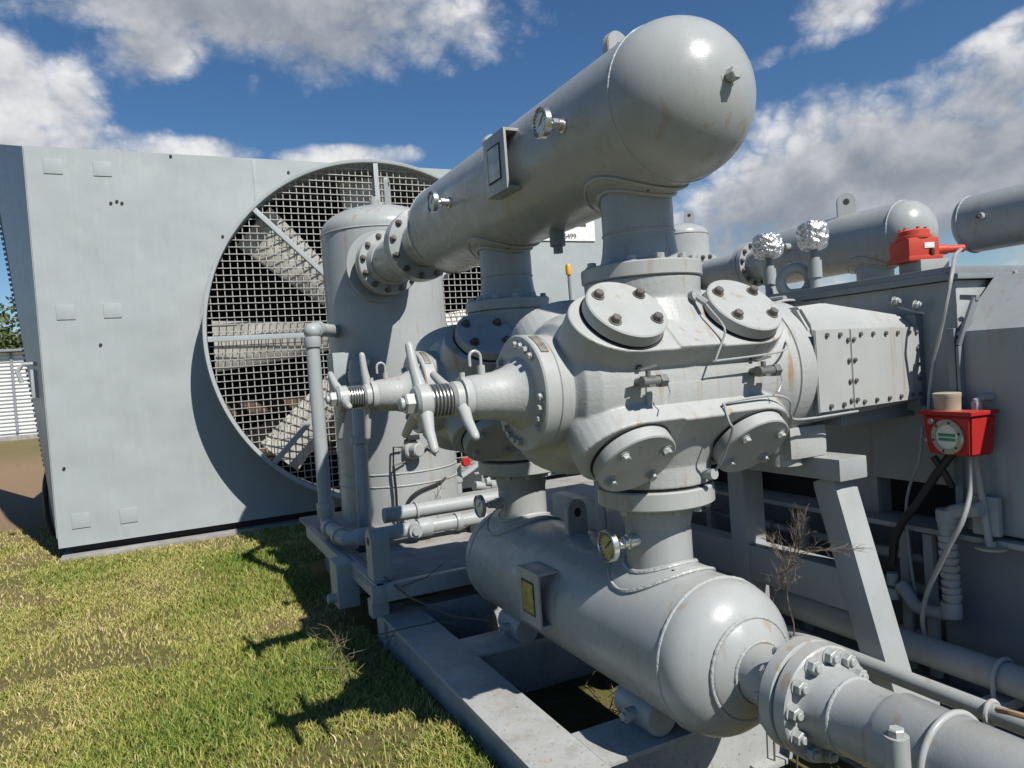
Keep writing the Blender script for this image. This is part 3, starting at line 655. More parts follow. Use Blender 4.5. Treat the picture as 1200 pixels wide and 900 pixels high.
# valve unloader / clearance pocket on each cylinder end
def wheel(name, parent, x, angles, length, mat='light'):
    m = MB()
    m.lathe((x+.025, Y1, ZC), (-1, 0, 0), [(0, .05), (.008, .06), (.045, .06), (.055, .048)], 32)
    for a in angles:
        d = Vector((0, math.cos(a), math.sin(a))); c = Vector((x, Y1, ZC)); L = length
        m.tube([c+d*.03, c+d*.07+Vector((-.004, 0, 0)), c+d*(L*.6)+Vector((-.012, 0, 0)), c+d*(L*.95)+Vector((-.016, 0, 0)), c+d*(L*1.0)+Vector((-.017, 0, 0)), c+d*(L*1.03)+Vector((-.017, 0, 0))], [.027, .021, .017, .0145, .012, .005], 14)
    return m.build(name, mat, parent)
def make_pocket():
    pk = thing('clearance_pocket', (.9, Y1, ZC), 'clearance pocket with threaded spindle and two armed handwheels on the nearest cylinder end', 'valve', 'clearance pockets on the cylinder ends')
    m = MB(); m.lathe((1.108, Y1, ZC), (-1, 0, 0), [(0, .138), (.004, .128), (.03, .108), (.06, .093), (.10, .082), (.19, .074), (.195, .070), (.201, .072), (.222, .072)], 48); m.build('barrel', 'cast', pk)
    wheel('handwheel', pk, .880, [R(25), R(215)], .205)
    m = MB(); prof = []
    for i in range(9): t = i*.0125; prof += [(t, .046), (t+.004, .056), (t+.0075, .056), (t+.0118, .046)]
    m.lathe((.845, Y1, ZC), (-1, 0, 0), prof, 32); m.build('threaded_spindle', 'thread', pk)
    wheel('lock_wheel', pk, .755, [R(76), R(228), R(325)], .20)
    m = MB(); m.lathe((.727, Y1, ZC), (-1, 0, 0), [(0, .036), (.03, .036), (.035, .03)], 6); m.lathe((.692, Y1, ZC), (-1, 0, 0), [(0, .021), (.012, .021), (.016, .015)], 20); m.build('hex_nut', 'light', pk)
    b0 = Vector((.965, Y1-.01, ZC+.075)); m = MB(); m.cyl(b0, b0+Vector((0, 0, .032)), .013, seg=12); m.tube([b0+Vector((0, 0, .03)), b0+Vector((0, 0, .06))]+[b0+Vector((-.02+.02*math.cos(t), 0, .06+.02*math.sin(t))) for t in np.linspace(0.2, PI, 8)]+[b0+Vector((-.04, 0, .03))], .0055, 8); m.cyl(b0+Vector((-.07, 0, -.01)), b0+Vector((-.07, 0, .012)), .01, seg=8); m.build('vent_hook', 'light', pk)
    return pk
pk1 = make_pocket(); pk2 = copy_tree(pk1); pk2.location += DY; pk2['label'] = 'clearance pocket on the second cylinder, its two handwheels seen against the upright tank'
for ch in pk2.children:
    if ch.name.startswith('handwheel'): ch.rotation_euler.x = R(62)
    if ch.name.startswith('lock_wheel'): ch.rotation_euler.x = R(-38)

# crosshead guides
def make_guide():
    gd = thing('crosshead_guide', (2.6, Y1, 1.36), 'grey crosshead guide box with rusty bolted side cover behind nearest cylinder', 'crosshead guide', 'crosshead guides')
    m = MB(); rows = []
    for x, hy, zt, zb in ((2.22, .262, .20, -.20), (2.36, .272, .21, -.19), (2.83, .272, .155, -.165)):
        rows.append([m.bm.verts.new((x, Y1+a, ZC+b)) for a, b in ((-hy, zb), (-hy, zt*.80), (-hy*.80, zt*1.22), (hy*.8, zt*1.22), (hy, zt*.8), (hy, zb))])
    for p, q_ in zip(rows, rows[1:]): m.bridge(p, q_)
    m.bm.faces.new(rows[0]); m.bm.faces.new(rows[-1][::-1])
    bmesh.ops.bevel(m.bm, geom=m.bm.edges[:], offset=.012, segments=2, affect='EDGES'); m.build('casing', 'cast', gd, 45)
    yf = Y1-.277
    def cover(name, x0, x1, zt0, zt1, zb0, zb1):
        m = MB(); m.prism([(x0, zb0), (x1, zb1), (x1, zt1), (x0, zt0)], (0, yf, 0), (1, 0, 0), (0, 0, 1), .012, .003); return m.build(name, 'light', gd)
    f = lambda x, a, b: a+(b-a)*(x-2.26)/(2.80-2.26)
    ZTa, ZTb, ZBa, ZBb = 1.700, 1.688, 1.385, 1.392
    xs = (2.215, 2.402, 2.405, 2.808)
    c1 = cover('cover_plate', xs[0], xs[1], ZTa, f(xs[1], ZTa, ZTb), ZBa, f(xs[1], ZBa, ZBb)); c2 = cover('cover_plate', xs[2], xs[3], f(xs[2], ZTa, ZTb), ZTb, f(xs[2], ZBa, ZBb), ZBb)
    yb_ = yf-.012
    top = [(x, yb_, f(x, ZTa, ZTb)-.022) for x in (2.275, 2.345)]; bot = [(x, yb_, f(x, ZBa, ZBb)+.022) for x in (2.275, 2.345)]; mid = [(2.388, yb_, z) for z in (1.655, 1.575, 1.495, 1.42)]
    bolts(c1, top+bot+mid, (0, -1, 0), .0105, 'hex', 'rbolt')
    top = [(x, yb_, f(x, ZTa, ZTb)-.022) for x in (2.46, 2.53, 2.605, 2.675, 2.745, 2.79)]; bot = [(x, yb_, f(x, ZBa, ZBb)+.022) for x in (2.46, 2.53, 2.605, 2.675, 2.745, 2.79)]
    bolts(c2, top+bot+[(2.42, yb_, z) for z in (1.655, 1.575, 1.495, 1.42)]+[(2.792, yb_, z) for z in (1.60, 1.535, 1.475)], (0, -1, 0), .0098, 'hex', 'rbolt')
    m = MB(); m.box((2.66, Y1-.0, 1.345), (.5, .44, .06), bev=.01); m.box((2.83, Y1, 1.54), (.05, .56, .40), bev=.012); m.build('mounting_flange', 'dark', gd)
    bolts(gd, [(2.80, Y1-.292, 1.345), (2.795, Y1-.29, 1.775), (2.79, Y1-.20, 1.80)], (0, -1, 0), .017, 'nut', 'bolt')
    return gd
gd1 = make_guide(); gd2 = copy_tree(gd1); gd2.location += DY; gd2['label'] = 'second crosshead guide, behind the nearest one and largely hidden'

# A-frame supports under the guides
def make_support():
    xs = 2.335; su = thing('guide_support', (xs, Y1, .2), 'grey welded support frame with slanted leg under nearest crosshead guide', 'support frame', 'support frames under the guides')
    m = MB(); m.box((xs, 2.26, 1.165), (.15, .68, .085), bev=.008); m.build('top_beam', 'steel', su)
    m = MB(); m.bar((xs, 2.02, 1.125), (xs, 1.80, .34), .112, .125, (1, 0, 0), .03); m.build('slanted_leg', 'steel', su)
    m = MB(); m.bar((xs, 2.50, 1.125), (xs, 2.50, .27), .12, .10, (0, 1, 0), .015); m.build('upright_leg', 'steel', su)
    m = MB(); m.bar((xs+.0, 1.93, .70), (xs, 3.1, .70), .10, .16, bev=.012); m.build('cross_beam', 'steel', su)
    m = MB(); m.box((xs, 1.79, .32), (.19, .2, .10), bev=.012); m.build('foot', 'steel', su)
    m = MB(); m.cyl((2.19, Y1-.12, 1.18), (2.19, Y1-.12, 1.34), .07, seg=28); m.box((2.24, Y1-.1, 1.27), (.2, .22, .13), bev=.03); m.build('saddle', 'cast', su)
    return su
su1 = make_support(); su2 = copy_tree(su1); su2.location += DY; su2['label'] = 'second support frame, in the dark behind the lower vessel'

# ================================================================== SKID
sk = thing('equipment_skid', (1.6, 2.8, 0), 'long pale grey steel skid of flat beams lying in the grass', 'skid')
def beam(name, c, size, mat='skid', bev=.008):
    m = MB(); m.box(c, size, bev=bev); return m.build(name, mat, sk)
m = MB(); m.box((1.1475, 2.88, .26), (.235, 2.7, .02), bev=.004); m.box((1.15, 2.88, .125), (.16, 2.7, .25), bev=0); m.build('side_beam', 'skid', sk)
for y0, y1_ in ((3.23, 3.47), (2.10, 2.34)):
    m = MB(); m.box((1.93, (y0+y1_)/2, .2605), (1.33, y1_-y0, .019), bev=.003); m.box((1.93, (y0+y1_)/2, .12), (1.33, .16, .24), bev=0); m.build('cross_beam', 'skid', sk)
beam('rear_beam', (2.0, 4.2, .13), (1.9, .16, .26)); beam('inner_beam', (2.40, 3.3, .13), (.2, 3.6, .262), 'steel'); 
for i, (x, y) in enumerate(((1.53, 2.24), (1.53, 3.31))):
    su = thing('stub_support', (x, y, .27), ('short grey pipe stub wedged under the near dome end of the low vessel', 'short grey pipe stub under the shaded far half of the low vessel')[i], 'support', 'pipe stubs under the low vessel')
    m = MB(); m.cyl((x, y-.11, .338), (x, y+.11, .338), .064, seg=36, bev=.003); m.build('stub', 'vessel', su)
    m = MB(); m.box((x, y, .285), (.05, .16, .03)); m.build('shim', 'steel', su)
    m = MB(); m.cyl((x-.055, y-.02, .34), (x-.10, y-.02, .34), .026, seg=16); cu = m.build('coupling', 'vessel', su); bolts(cu, [(x-.10, y-.02, .34)], (-1, 0, 0), .018, 'hex')

# rear platform that carries the upright tank
pf = thing('tank_platform', (2.4, 5.2, 0), 'raised grey steel platform with lifting plate carrying the upright tank', 'platform')
m = MB(); m.box((2.6, 5.35, .425), (3.2, 2.5, .03), bev=.003); m.build('deck', 'concrete', pf)
m = MB(); m.box((1.0, 5.47, .405), (.05, 1.3, .09), bev=.006); m.box((1.03, 4.46, .405), (.05, .86, .10), bev=.006); m.build('side_rail', 'steel', pf)
m = MB(); m.box((1.9, 4.06, .405), (1.85, .05, .10), bev=.006); m.build('front_rail', 'steel', pf)
for x in (1.03, 3.8): m = MB(); m.box((x, 4.13, .31), (.10, .10, .10), bev=.006); m.build('corner_post', 'steel', pf)
m = MB(); m.box((.98, 4.78, .31), (.14, .22, .29), bev=.01); jb = m.build('jack_bracket', 'steel', pf); m = MB(); m.cyl((.93, 4.76, .22), (.86, 4.76, .22), .03, seg=18); m.build('pin', 'steel', jb)
lug(pf, 1.07, 4.20, .45, .14, .30, .11, R(90), 'steel')
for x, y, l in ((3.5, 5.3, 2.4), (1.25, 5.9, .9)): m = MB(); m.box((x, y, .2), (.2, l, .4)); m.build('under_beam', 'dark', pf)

# ================================================================== UPRIGHT TANK and connecting spool
TX, TY, TR = 1.80, 6.15, .505
tk = thing('upright_tank', (TX, TY, .44), 'tall grey upright domed tank in front of the fan guard', 'tank')
m = MB(); m.lathe((TX, TY, .44), (0, 0, 1), [(0, TR), (2.42, TR)]+[(2.42+.235-t, r) for t, r in ell_head(TR, .235, 14)[::-1]][1:], 80); m.build('shell', 'vessel', tk, 50)
for z in (.44+2.40, .74, .84): weld_ring(tk, (TX, TY, z), (0, 0, 1), TR, .007)
m = MB(); m.lathe((XV, 5.80, ZT), (0, -1, 0), [(0, .16), (.235, .16), (.24, .24), (.30, .245), (.305, .24)], 56); nz = m.build('inlet_nozzle', 'vessel', tk)
bolts(nz, circle((XV, 5.545, ZT), (0, 1, 0), .212, 12, .3), (0, 1, 0), .02, 'nut', 'rbolt')
m = MB(); m.lathe((XV, 5.665, ZT), (0, -1, 0), [(0, .29), (.01, .285), (.014, .17)], 56, cap=False); m.build('reinforcing_pad', 'vessel', tk)
m = MB(); m.lathe((TX-.05, TY-.05, 3.07), (0, 0, 1), [(0, .04), (.07, .04), (.075, .03)], 20); m.lathe((TX-.05, TY-.05, 3.14), (0, 0, 1), [(0, .025), (.03, .025)], 6); m.build('top_plug', 'vessel', tk)
lug(tk, TX+.06, TY-.1, 3.07, .12, .26, .03, R(60))
m = MB(); c = at(487, 612, Y=5.66); m.torus((c.x, 5.67, .5), (0, 1, 0), .095, .02, 40, 8); hh = m.build('handhole_rim', 'vessel', tk); m = MB(); m.cyl((c.x, 5.68, .5), (c.x, 5.655, .5), .095, seg=32); m.build('handhole_opening', 'gasket', hh)
m = MB(); c = at(484, 527, Y=5.62); m.cyl((c.x-.02, 5.70, c.z), (c.x, 5.60, c.z), .075, seg=28, bev=.01); m.cyl((c.x, 5.62, c.z), (c.x+.03, 5.54, c.z), .055, seg=28, bev=.008); sw = m.build('level_switch', 'light', tk)
m = MB(); m.box((c.x, 5.60, c.z+.1), (.1, .05, .04)); m.build('switch_clip', 'gasket', sw)
m = MB(); m.tube([at(472, 524, Y=5.62), at(461, 524, Y=5.63), at(461, 546, Y=5.63), at(475, 541, Y=5.63)], .008, 6); m.tube([at(461, 546, Y=5.63), at(464, 575, Y=5.63), at(466, 614, Y=5.63)], .011, 6); m.tube(smooth_path([at(528, 552, Y=5.85), at(516, 565, Y=5.68), at(490, 576, Y=5.62), at(477, 590, Y=5.62), at(471, 614, Y=5.62)]), .012, 8); m.tube([at(492, 530, Y=5.62), at(503, 522, Y=5.63), at(512, 530, Y=5.66)], .009, 6); m.build('control_tubing', 'black', tk)
sp_ = thing('pipe_spool', (XV, 5.1, 2.28), 'short flanged grey spool pipe joining top vessel to upright tank', 'pipe')
m = MB(); m.cyl((XV, 4.705, ZT), (XV, 5.49, ZT), .158, seg=48); m.build('pipe_body', 'vessel', sp_)
for y, s_ in ((4.705, 1), (5.488, -1)):
    m = MB(); m.lathe((XV, y, ZT), (0, s_, 0), [(0, .238), (.004, .243), (.05, .243), (.055, .238), (.06, .19), (.12, .165)], 56); fl = m.build('flange', 'light', sp_)
    bolts(fl, circle((XV, y+s_*.055, ZT), (0, 1, 0), .212, 12, .3), (0, s_, 0), .02, 'nut', 'rbolt')
# elec box, standpipe, drain
c = at(398, 436, Y=5.75); m = MB(); m.box((c.x-.02, 5.75, c.z), (.10, .22, .30), bev=.008); m.box((c.x+.06, 5.68, c.z+.01), (.10, .06, .27), bev=.006); single('junction_box', m, 'panel', 'small pale electrical box on the left side of the upright tank', 'electrical box')
vp_ = thing('standpipe', (1.05, 5.6, .45), 'tall grey standpipe elbowed at top with lines along the platform edge', 'pipe')
def fitting(m, c, axis, r, L): m.lathe(Vector(c)-Vector(axis).normalized()*L/2, axis, [(0, r*.96), (.01, r), (L-.01, r), (L, r*.96)], 24)
m = MB(); T_ = Vector((1.047, 5.6, 2.0)); 
m.tube([(1.05, 5.6, .60), (1.047, 5.6, 1.96), (1.06, 5.605, 2.005), (1.085, 5.64, 2.03), (1.33, 6.02, 2.03)], .052, 16); fitting(m, (1.048, 5.6, 1.93), (0, 0, 1), .064, .08); fitting(m, (1.105, 5.67, 2.03), (.25, .4, 0), .064, .07); m.sphere((1.052, 5.6, 2.01), .066)
fitting(m, (1.05, 5.6, .66), (0, 0, 1), .066, .1)
m.tube([(1.05, 5.6, .62), (1.05, 5.58, .56), (1.05, 5.52, .535), (1.05, 5.12, .53), (1.07, 5.03, .53), (1.13, 4.99, .53), (2.1, 4.99, .53)], .052, 16)
fitting(m, (1.05, 5.48, .535), (0, 1, 0), .066, .1); fitting(m, (1.05, 5.16, .53), (0, 1, 0), .064, .07); fitting(m, (1.17, 4.99, .53), (1, 0, 0), .066, .1); fitting(m, (1.62, 4.99, .53), (1, 0, 0), .066, .1); fitting(m, (1.88, 4.99, .53), (1, 0, 0), .066, .04)
m.cyl((1.53, 4.99, .53), (1.53, 4.9, .53), .05, seg=16); m.cyl((1.53, 4.91, .53), (1.53, 4.88, .53), .03, seg=6)
m.build('pipe_run', 'steel', vp_)
m = MB(); m.tube([(1.36, 5.10, .635), (2.3, 5.10, .635)], .055, 18); ln = m.build('upper_line', 'steel', vp_)
m = MB(); m.torus((1.60, 5.10, .635), (1, 0, 0), .062, .009, 30, 8); m.build('pipe_strap', 'light', ln)
for x in (1.17, 2.0): m = MB(); m.box((x, 4.99, .465), (.09, .1, .06)); m.build('pipe_rest', 'gasket', vp_)
dp = thing('drain_pipe', (1.33, 5.55, .45), 'slim grey drain pipe with capped elbow standing before the upright tank', 'pipe')
m = MB(); c = at(417, 432, Y=5.5); e = at(427, 608, Y=5.5); m.tube([(c.x+.09, 5.6, c.z+.05), (c.x+.03, 5.52, c.z+.04), (c.x, 5.5, c.z), (e.x, 5.5, .46)], .05, 16); fitting(m, (c.x, 5.5, c.z-.06), (0, 0, 1), .062, .09); m.sphere((c.x+.01, 5.51, c.z+.02), .063); fitting(m, (lambda q_: (q_.x, 5.5, q_.z))(at(421, 515, Y=5.5)), (0, 0, 1), .07, .05); m.build('pipe_body', 'steel', dp)
# yellow marker
mk = thing('marker_post', (4.43, 7.5, 0), 'thin grey marker post with bright yellow orange cap', 'marker post')
c = at(666, 314, Y=7.5); m = MB(); m.cyl((c.x+.03, 7.5, 0), (c.x, 7.5, c.z), .02, seg=10); m.build('post', 'dark', mk); m = MB(); m.lathe((c.x, 7.5, c.z-.08), (0, 0, 1), [(0, .034), (.10, .036), (.125, .024)], 16); m.build('cap', 'yellow', mk)

# small pipes and valves behind the low vessel
mf = thing('pipe_manifold', (2.9, 6.7, .2), 'sunlit small white pipes and valves on the gravel behind the low vessel', 'pipework')
m = MB(); a = at(535, 545, Y=6.7); b_ = at(537, 586, Y=6.7); c = at(562, 590, Y=6.7); d = at(590, 582, Y=6.9)
m.tube([a, b_.lerp(a, .15), b_, b_.lerp(c, .25), c, d], .045, 14); fitting(m, c, (1, 0, 0), .062, .14); fitting(m, a.lerp(b_, .4), (0, 0, 1), .055, .06); m.build('elbow_line', 'steel', mf)
m = MB()
for px, py in ((566, 568), (578, 563)):
    p = at(px, py, Y=7.0); m.cyl(p+Vector((-.1, 0, 0)), p+Vector((.45, .1, -.10)), .05, seg=14); m.cyl(p, p+Vector((0, 0, .12)), .02, seg=8); m.box(p+Vector((0, 0, .13)), (.18, .03, .02)); fitting(m, p+Vector((.12, .03, -.02)), (1, .15, -.2), .07, .09)
for py in (577, 587, 597): m.cyl(at(638, py, Y=7.2), at(668, py+6, Y=7.2), .045, seg=12)
m.tube([at(562, 553, Y=7.0), at(590, 549, Y=7.0), at(592, 560, Y=7.0)], .018, 8); m.build('valve_line', 'steel', mf)
m = MB(); p = at(545, 541, Y=6.6); m.lathe(p, (0, -1, 0), [(0, .04), (.02, .05), (.05, .04)], 12); m.build('red_knob', 'red', mf)

# ================================================================== CRANKCASE AND ENGINE SIDE (right)
kc = thing('crankcase', (3.4, 3.0, .86), 'long grey crankcase block behind the crosshead guides', 'crankcase')
m = MB(); m.box((3.40, 3.35, 1.445), (1.10, 3.06, .83), bev=.012); m.build('block', 'steel', kc)
m = MB(); m.box((3.46, 3.35, .93), (1.0, 2.9, .17), bev=0); m.build('recess', 'hollow_shade', kc)  # black box paints the deep shade of the gap above the ledge
for y in (2.3, 3.1, 3.9): m = MB(); m.box((2.95, y, .945), (.16, .12, .165), bev=.006); m.build('foot', 'steel', kc)
m = MB(); m.box((3.40, 3.35, 1.873), (1.16, 3.12, .022), bev=.004); m.box((3.40, 3.35, 1.902), (1.08, 3.04, .032), bev=.006); m.build('top_cover', 'dark', kc)
bolts(kc, [(2.90, 2.0+.28*i, 1.884) for i in range(9)], (0, 0, 1), .013, 'hex')
en = thing('engine_enclosure', (3.2, 1.2, .86), 'flat grey machine enclosure with sloped lid at the right edge', 'enclosure')
m = MB(); XE = 2.80
m.prism([(XE, .88), (XE, 1.655), (XE+.26, 1.868), (XE+1.4, 1.88), (XE+1.4, .88)], (0, 1.80, 0), (1, 0, 0), (0, 0, 1), 1.6, .006); m.build('casing', 'steel', en)
m = MB(); m.box((XE-.005, 1.805, 1.28), (.04, .03, .78), bev=.004); m.build('edge_flange', 'dark', en)
m = MB(); m.bar((XE+.04, 1.74, 1.78), (XE-.018, 1.775, 1.60), .012, .035, (1, 0, 0), .002); m.bar((XE-.018, 1.775, 1.60), (XE-.018, 1.775, 1.30), .012, .03, (1, 0, 0), .002); m.bar((XE+.05, 1.80, 1.79), (XE+.04, 1.73, 1.78), .02, .02, (0, 0, 1), .002); m.build('strap', 'dark', en)
bolts(en, [(XE+.02, 1.785, 1.70), (XE+.0, 1.785, 1.645)], (-.75, 0, .65), .012, 'hex')
m = MB(); m.torus((3.22, 1.70, 1.905), (0, 1, 0), .04, .014, 28, 10); m.build('lifting_eye', 'light', en)
bolts(en, [(XE+.27, 1.72-.13*i, 1.87) for i in range(6)], (0, 0, 1), .011, 'hex')
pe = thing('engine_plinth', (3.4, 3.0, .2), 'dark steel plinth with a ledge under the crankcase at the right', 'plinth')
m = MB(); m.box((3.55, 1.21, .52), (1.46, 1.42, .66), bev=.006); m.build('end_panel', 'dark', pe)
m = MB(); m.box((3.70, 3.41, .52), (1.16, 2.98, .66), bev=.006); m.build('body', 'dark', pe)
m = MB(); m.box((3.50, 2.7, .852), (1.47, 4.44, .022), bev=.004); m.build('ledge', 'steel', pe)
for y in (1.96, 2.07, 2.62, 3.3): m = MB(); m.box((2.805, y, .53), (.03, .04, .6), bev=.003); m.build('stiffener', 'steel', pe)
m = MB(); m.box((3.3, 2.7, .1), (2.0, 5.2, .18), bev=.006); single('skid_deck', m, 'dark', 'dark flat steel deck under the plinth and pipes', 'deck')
c = at(1162, 612, X=2.79); m = MB(); m.box((2.765, c.y, c.z+.03), (.03, .10, .15), bev=.01)
for dz in (.05, -.0): m.cyl((2.752, c.y, c.z+dz+.02), (2.735, c.y, c.z+dz+.02), .012, seg=6)
single('inspection_cover', m, 'steel', 'small arched grey inspection cover on the plinth ledge', 'cover')
for k_, (X_, z_) in enumerate(((2.86, .70), (2.90, .55), (2.88, .36))):
    m = MB(); m.cyl((X_, 1.98, z_), (X_, 4.6, z_), (.02, .028, .016)[k_], seg=14)
    for y in (2.2, 2.9): m.cyl((X_, y-.03, z_), (X_, y+.03, z_), (.028, .036, .023)[k_], seg=14)
    single('recess_pipe', m, 'steel', ('upper thin pipe running in the dark plinth recess', 'middle thicker pipe running in the dark plinth recess', 'lowest thin pipe running in the dark plinth recess')[k_], 'pipe', 'pipes in the plinth recess')
# red junction box on the crankcase
rb = thing('ignition_box', (2.98, 2.08, 1.93), 'orange red cast junction box on top of the crankcase', 'junction box')
c = Vector((2.99, 2.085, 1.918)); RZ = Matrix.Rotation(R(-20), 3, 'Z')
m = MB(); m.box(c+Vector((.03, -.02, .03)), (.13, .15, .05), RZ, .006); m.build('mount_plate', 'light', rb)
m = MB(); m.box(c+Vector((0, 0, .102)), (.145, .145, .105), RZ, .026); m.box(c+Vector((0, 0, .063)), (.156, .158, .022), RZ, .008); m.build('housing', 'orange', rb)
m = MB(); m.lathe(c+Vector((0, 0, .15)), (0, 0, 1), [(0, .074), (.012, .074), (.014, .066), (.036, .064), (.041, .056)], 40)
for t in range(6): m.cyl(c+Vector((.052*math.cos(t*PI/3), math.sin(t*PI/3)*.048, .185)), c+Vector((.048*math.cos(t*PI/3), .048*math.sin(t*PI/3), .20)), .007, seg=8)
m.build('round_lid', 'orange', rb)
m = MB(); m.cyl(c+Vector((.08, -.04, .10)), c+Vector((.13, -.06, .10)), .022, seg=16); m.cyl(c+Vector((.12, -.055, .10)), c+Vector((.20, -.09, .10)), .017, seg=14); m.build('cable_gland', 'orange', rb)
m = MB(); p = c+RZ @ Vector((.02, -.0735, .115)); m.box(p, (.045, .004, .024), RZ, .001); m.build('sticker', 'white', rb)
m = MB(); p = c+RZ @ Vector((.03, -.076, .088)); m.box(p, (.014, .012, .03), RZ, .002); m.build('latch', 'gasket', rb)
m = MB(); m.tube(smooth_path([c+Vector((.195, -.088, .10)), at(1119, 300, X=3.05), at(1116, 318, X=2.82), at(1110, 350, X=2.765), at(1103, 385, X=2.76), at(1095, 420, X=2.76), at(1090, 455, X=2.76), at(1088, 485, X=2.75)]), .0075, 8)
single('hanging_cable', m, 'cable', 'pale cable hanging from orange junction box down to the red controller', 'cable')
# foil-wrapped sensors
for i, (px, pt, pbm, X_, w, h) in enumerate(((903, 290, 342, 2.98, .105, .098), (957, 278, 352, 2.98, .098, .105))):
    b0 = at(px, pbm, X=X_); t0 = at(px-2, pt, X=X_); Yd = b0.y
    fo = thing('foil_wrapped_sensor', (b0.x, b0.y, 1.9), ('lower squat foil wrapped sensor head on a pipe beside the round lifting ring', 'taller foil wrapped sensor head standing nearest the orange junction box')[i], 'sensor', 'foil wrapped sensor heads')
    m = MB(); m.cyl((b0.x, b0.y, 1.88), (b0.x, b0.y, t0.z-.1), .026, seg=18); m.cyl((b0.x, b0.y, t0.z-.2), (b0.x, b0.y, t0.z-.115), .034, seg=18); m.build('pipe', 'steel', fo)
    m = MB(); m.cyl((b0.x, b0.y, t0.z-.12), (b0.x, b0.y, t0.z-.05), .018, seg=12); m.build('neck', 'dark', fo)
    b2 = bmesh.new(); bmesh.ops.create_icosphere(b2, subdivisions=5, radius=1)
    for v in b2.verts:
        d = v.co.normalized(); cyl_ = math.hypot(d.x, d.y); sq = 1/max(cyl_**4.5+abs(d.z)**4.5, 1e-6)**(1/4.5)
        rr = .95*sq*(1-.22*max(0, -d.z-.1)); nz_ = mnoise.noise(d*4+Vector((i*7, 0, 0)))*.10+abs(mnoise.noise(d*11+Vector((i*3, 2, 0))))*.07+abs(mnoise.noise(d*23))*.04
        k_ = rr-nz_; v.co = Vector((d.x*k_*w*.80, d.y*k_*w*.80, d.z*k_*h*.78))
    bmesh.ops.translate(b2, verts=b2.verts[:], vec=Vector((b0.x, b0.y, t0.z))); mm = MB(); mm.bm.free(); mm.bm = b2; mm.build('foil_wrap', 'foil', fo, 14)
# big cast lifting ring
c = at(932, 330, X=2.96); m = MB(); a_ = Vector((.66, .75, 0)); m.torus((c.x, c.y, c.z), a_, .070, .027, 48, 16); m.lathe((c.x, c.y, 1.885), (0, 0, 1), [(0, .06), (.02, .06), (.04, .035), (max(.05, c.z-.07-1.885), .03)], 24)
single('lifting_ring', m, 'light', 'big pale cast lifting ring on the crankcase between the foil heads', 'lifting ring')
m = MB(); m.tube(smooth_path([at(915, 347, X=2.9), at(925, 345, X=2.9), at(940, 349, X=2.88), at(955, 357, X=2.86)]), .012, 8); single('oil_hose', m, 'steel', 'short thick grey oil hose bowed under the round lifting ring', 'hose')
m = MB(); m.tube(smooth_path([at(905, 356, X=2.7), at(925, 352, X=2.8), at(950, 356, X=2.86), at(975, 362, X=2.86)]), .008, 8); m.cyl(at(903, 352, X=2.8), at(920, 350, X=2.8), .016, seg=8); single('oil_tube', m, 'steel', 'thin grey oil tube with a fitting next to the right upper valve cover', 'tube')
m = MB(); m.tube([at(1040, 352, X=2.82), at(1055, 360, X=2.80), at(1070, 364, X=2.80), at(1085, 367, X=2.80)], .006, 6); single('oil_tube', m, 'steel', 'very thin tube on the shaded crankcase face above the guide end', 'tube')
# red level controller on its post
c = at(1124, 506, X=2.715); ob = thing('level_controller', (2.72, c.y, .86), 'red cast box with round green striped sight glass on a pale post', 'controller')
RC = Matrix.Rotation(R(-6), 3, 'Z'); hx, hy, hz = .135, .205, .165
m = MB(); rows = []
for z, k_ in ((-hz/2, .88), (hz/2-.016, 1.0)):
    rows.append([m.bm.verts.new(c+RC @ Vector((sx*hx/2*k_, sy*hy/2*k_, z))) for sx, sy in ((-1, -1), (1, -1), (1, 1), (-1, 1))])
m.bridge(rows[0], rows[1]); m.bm.faces.new(rows[0]); m.bm.faces.new(rows[1][::-1]); bmesh.ops.bevel(m.bm, geom=m.bm.edges[:], offset=.007, segments=2, affect='EDGES')
m.box(c+Vector((0, 0, hz/2-.006)), (hx*1.08, hy*1.08, .016), RC, .004); body = m.build('box', 'red', ob)
fc = c+RC @ Vector((-hx/2*.95, -.005, -.012)); ax = RC @ Vector((-1, 0, 0))
m = MB(); m.lathe(fc, ax, [(-.008, .066), (.008, .066), (.011, .063), (.011, .047), (.006, .046)], 40, cap=False); rim = m.build('sight_rim', 'tanfilter', ob)
bolts(rim, circle(fc+ax*.009, ax, .0555, 6, .25), ax, .0055, 'hex', 'gasket')
m = MB(); m.lathe(fc, ax, [(0, .047), (.007, .046)], 36); gl = m.build('sight_glass', 'dial', ob)
_, uu, vv = frame_of(ax); m = MB()
for k_ in (.007, -.010): m.box(fc+ax*.0078+Vector((0, 0, k_)), (.0016, .070, .011), RC, 0)
m.build('green_stripe', 'green', gl)
m = MB(); t_ = c+RC @ Vector((-.01, .035, hz/2)); m.lathe(t_, (0, 0, 1), [(0, .045), (.05, .047), (.055, .049), (.066, .049), (.068, .044)], 36); m.build('breather_cap', 'tanfilter', ob)
m = MB(); t_ = c+RC @ Vector((.035, -.05, hz/2)); m.tube([t_, t_+Vector((0, 0, .035)), t_+Vector((.02, -.01, .045)), t_+Vector((.055, -.025, .045))], .014, 12); m.lathe(t_, (0, 0, 1), [(0, .02), (.03, .02)], 6); m.build('elbow_fitting', 'steel', ob)
m = MB(); t_ = c+RC @ Vector((-hx/2, .05, .045)); m.cyl(t_, t_+ax*.02, .011, seg=12); t2 = c+RC @ Vector((0, hy/2*.9, -.035)); m.cyl(t2, t2+RC @ Vector((0, .05, 0)), .014, seg=8); m.build('side_plug', 'zinc', ob)
pb = at(1160, 641, X=2.745); m = MB(); m.cyl((pb.x, pb.y, pb.z), (c.x+.03, c.y-.035, c.z-hz/2), .0135, seg=16); m.build('post', 'light', ob)
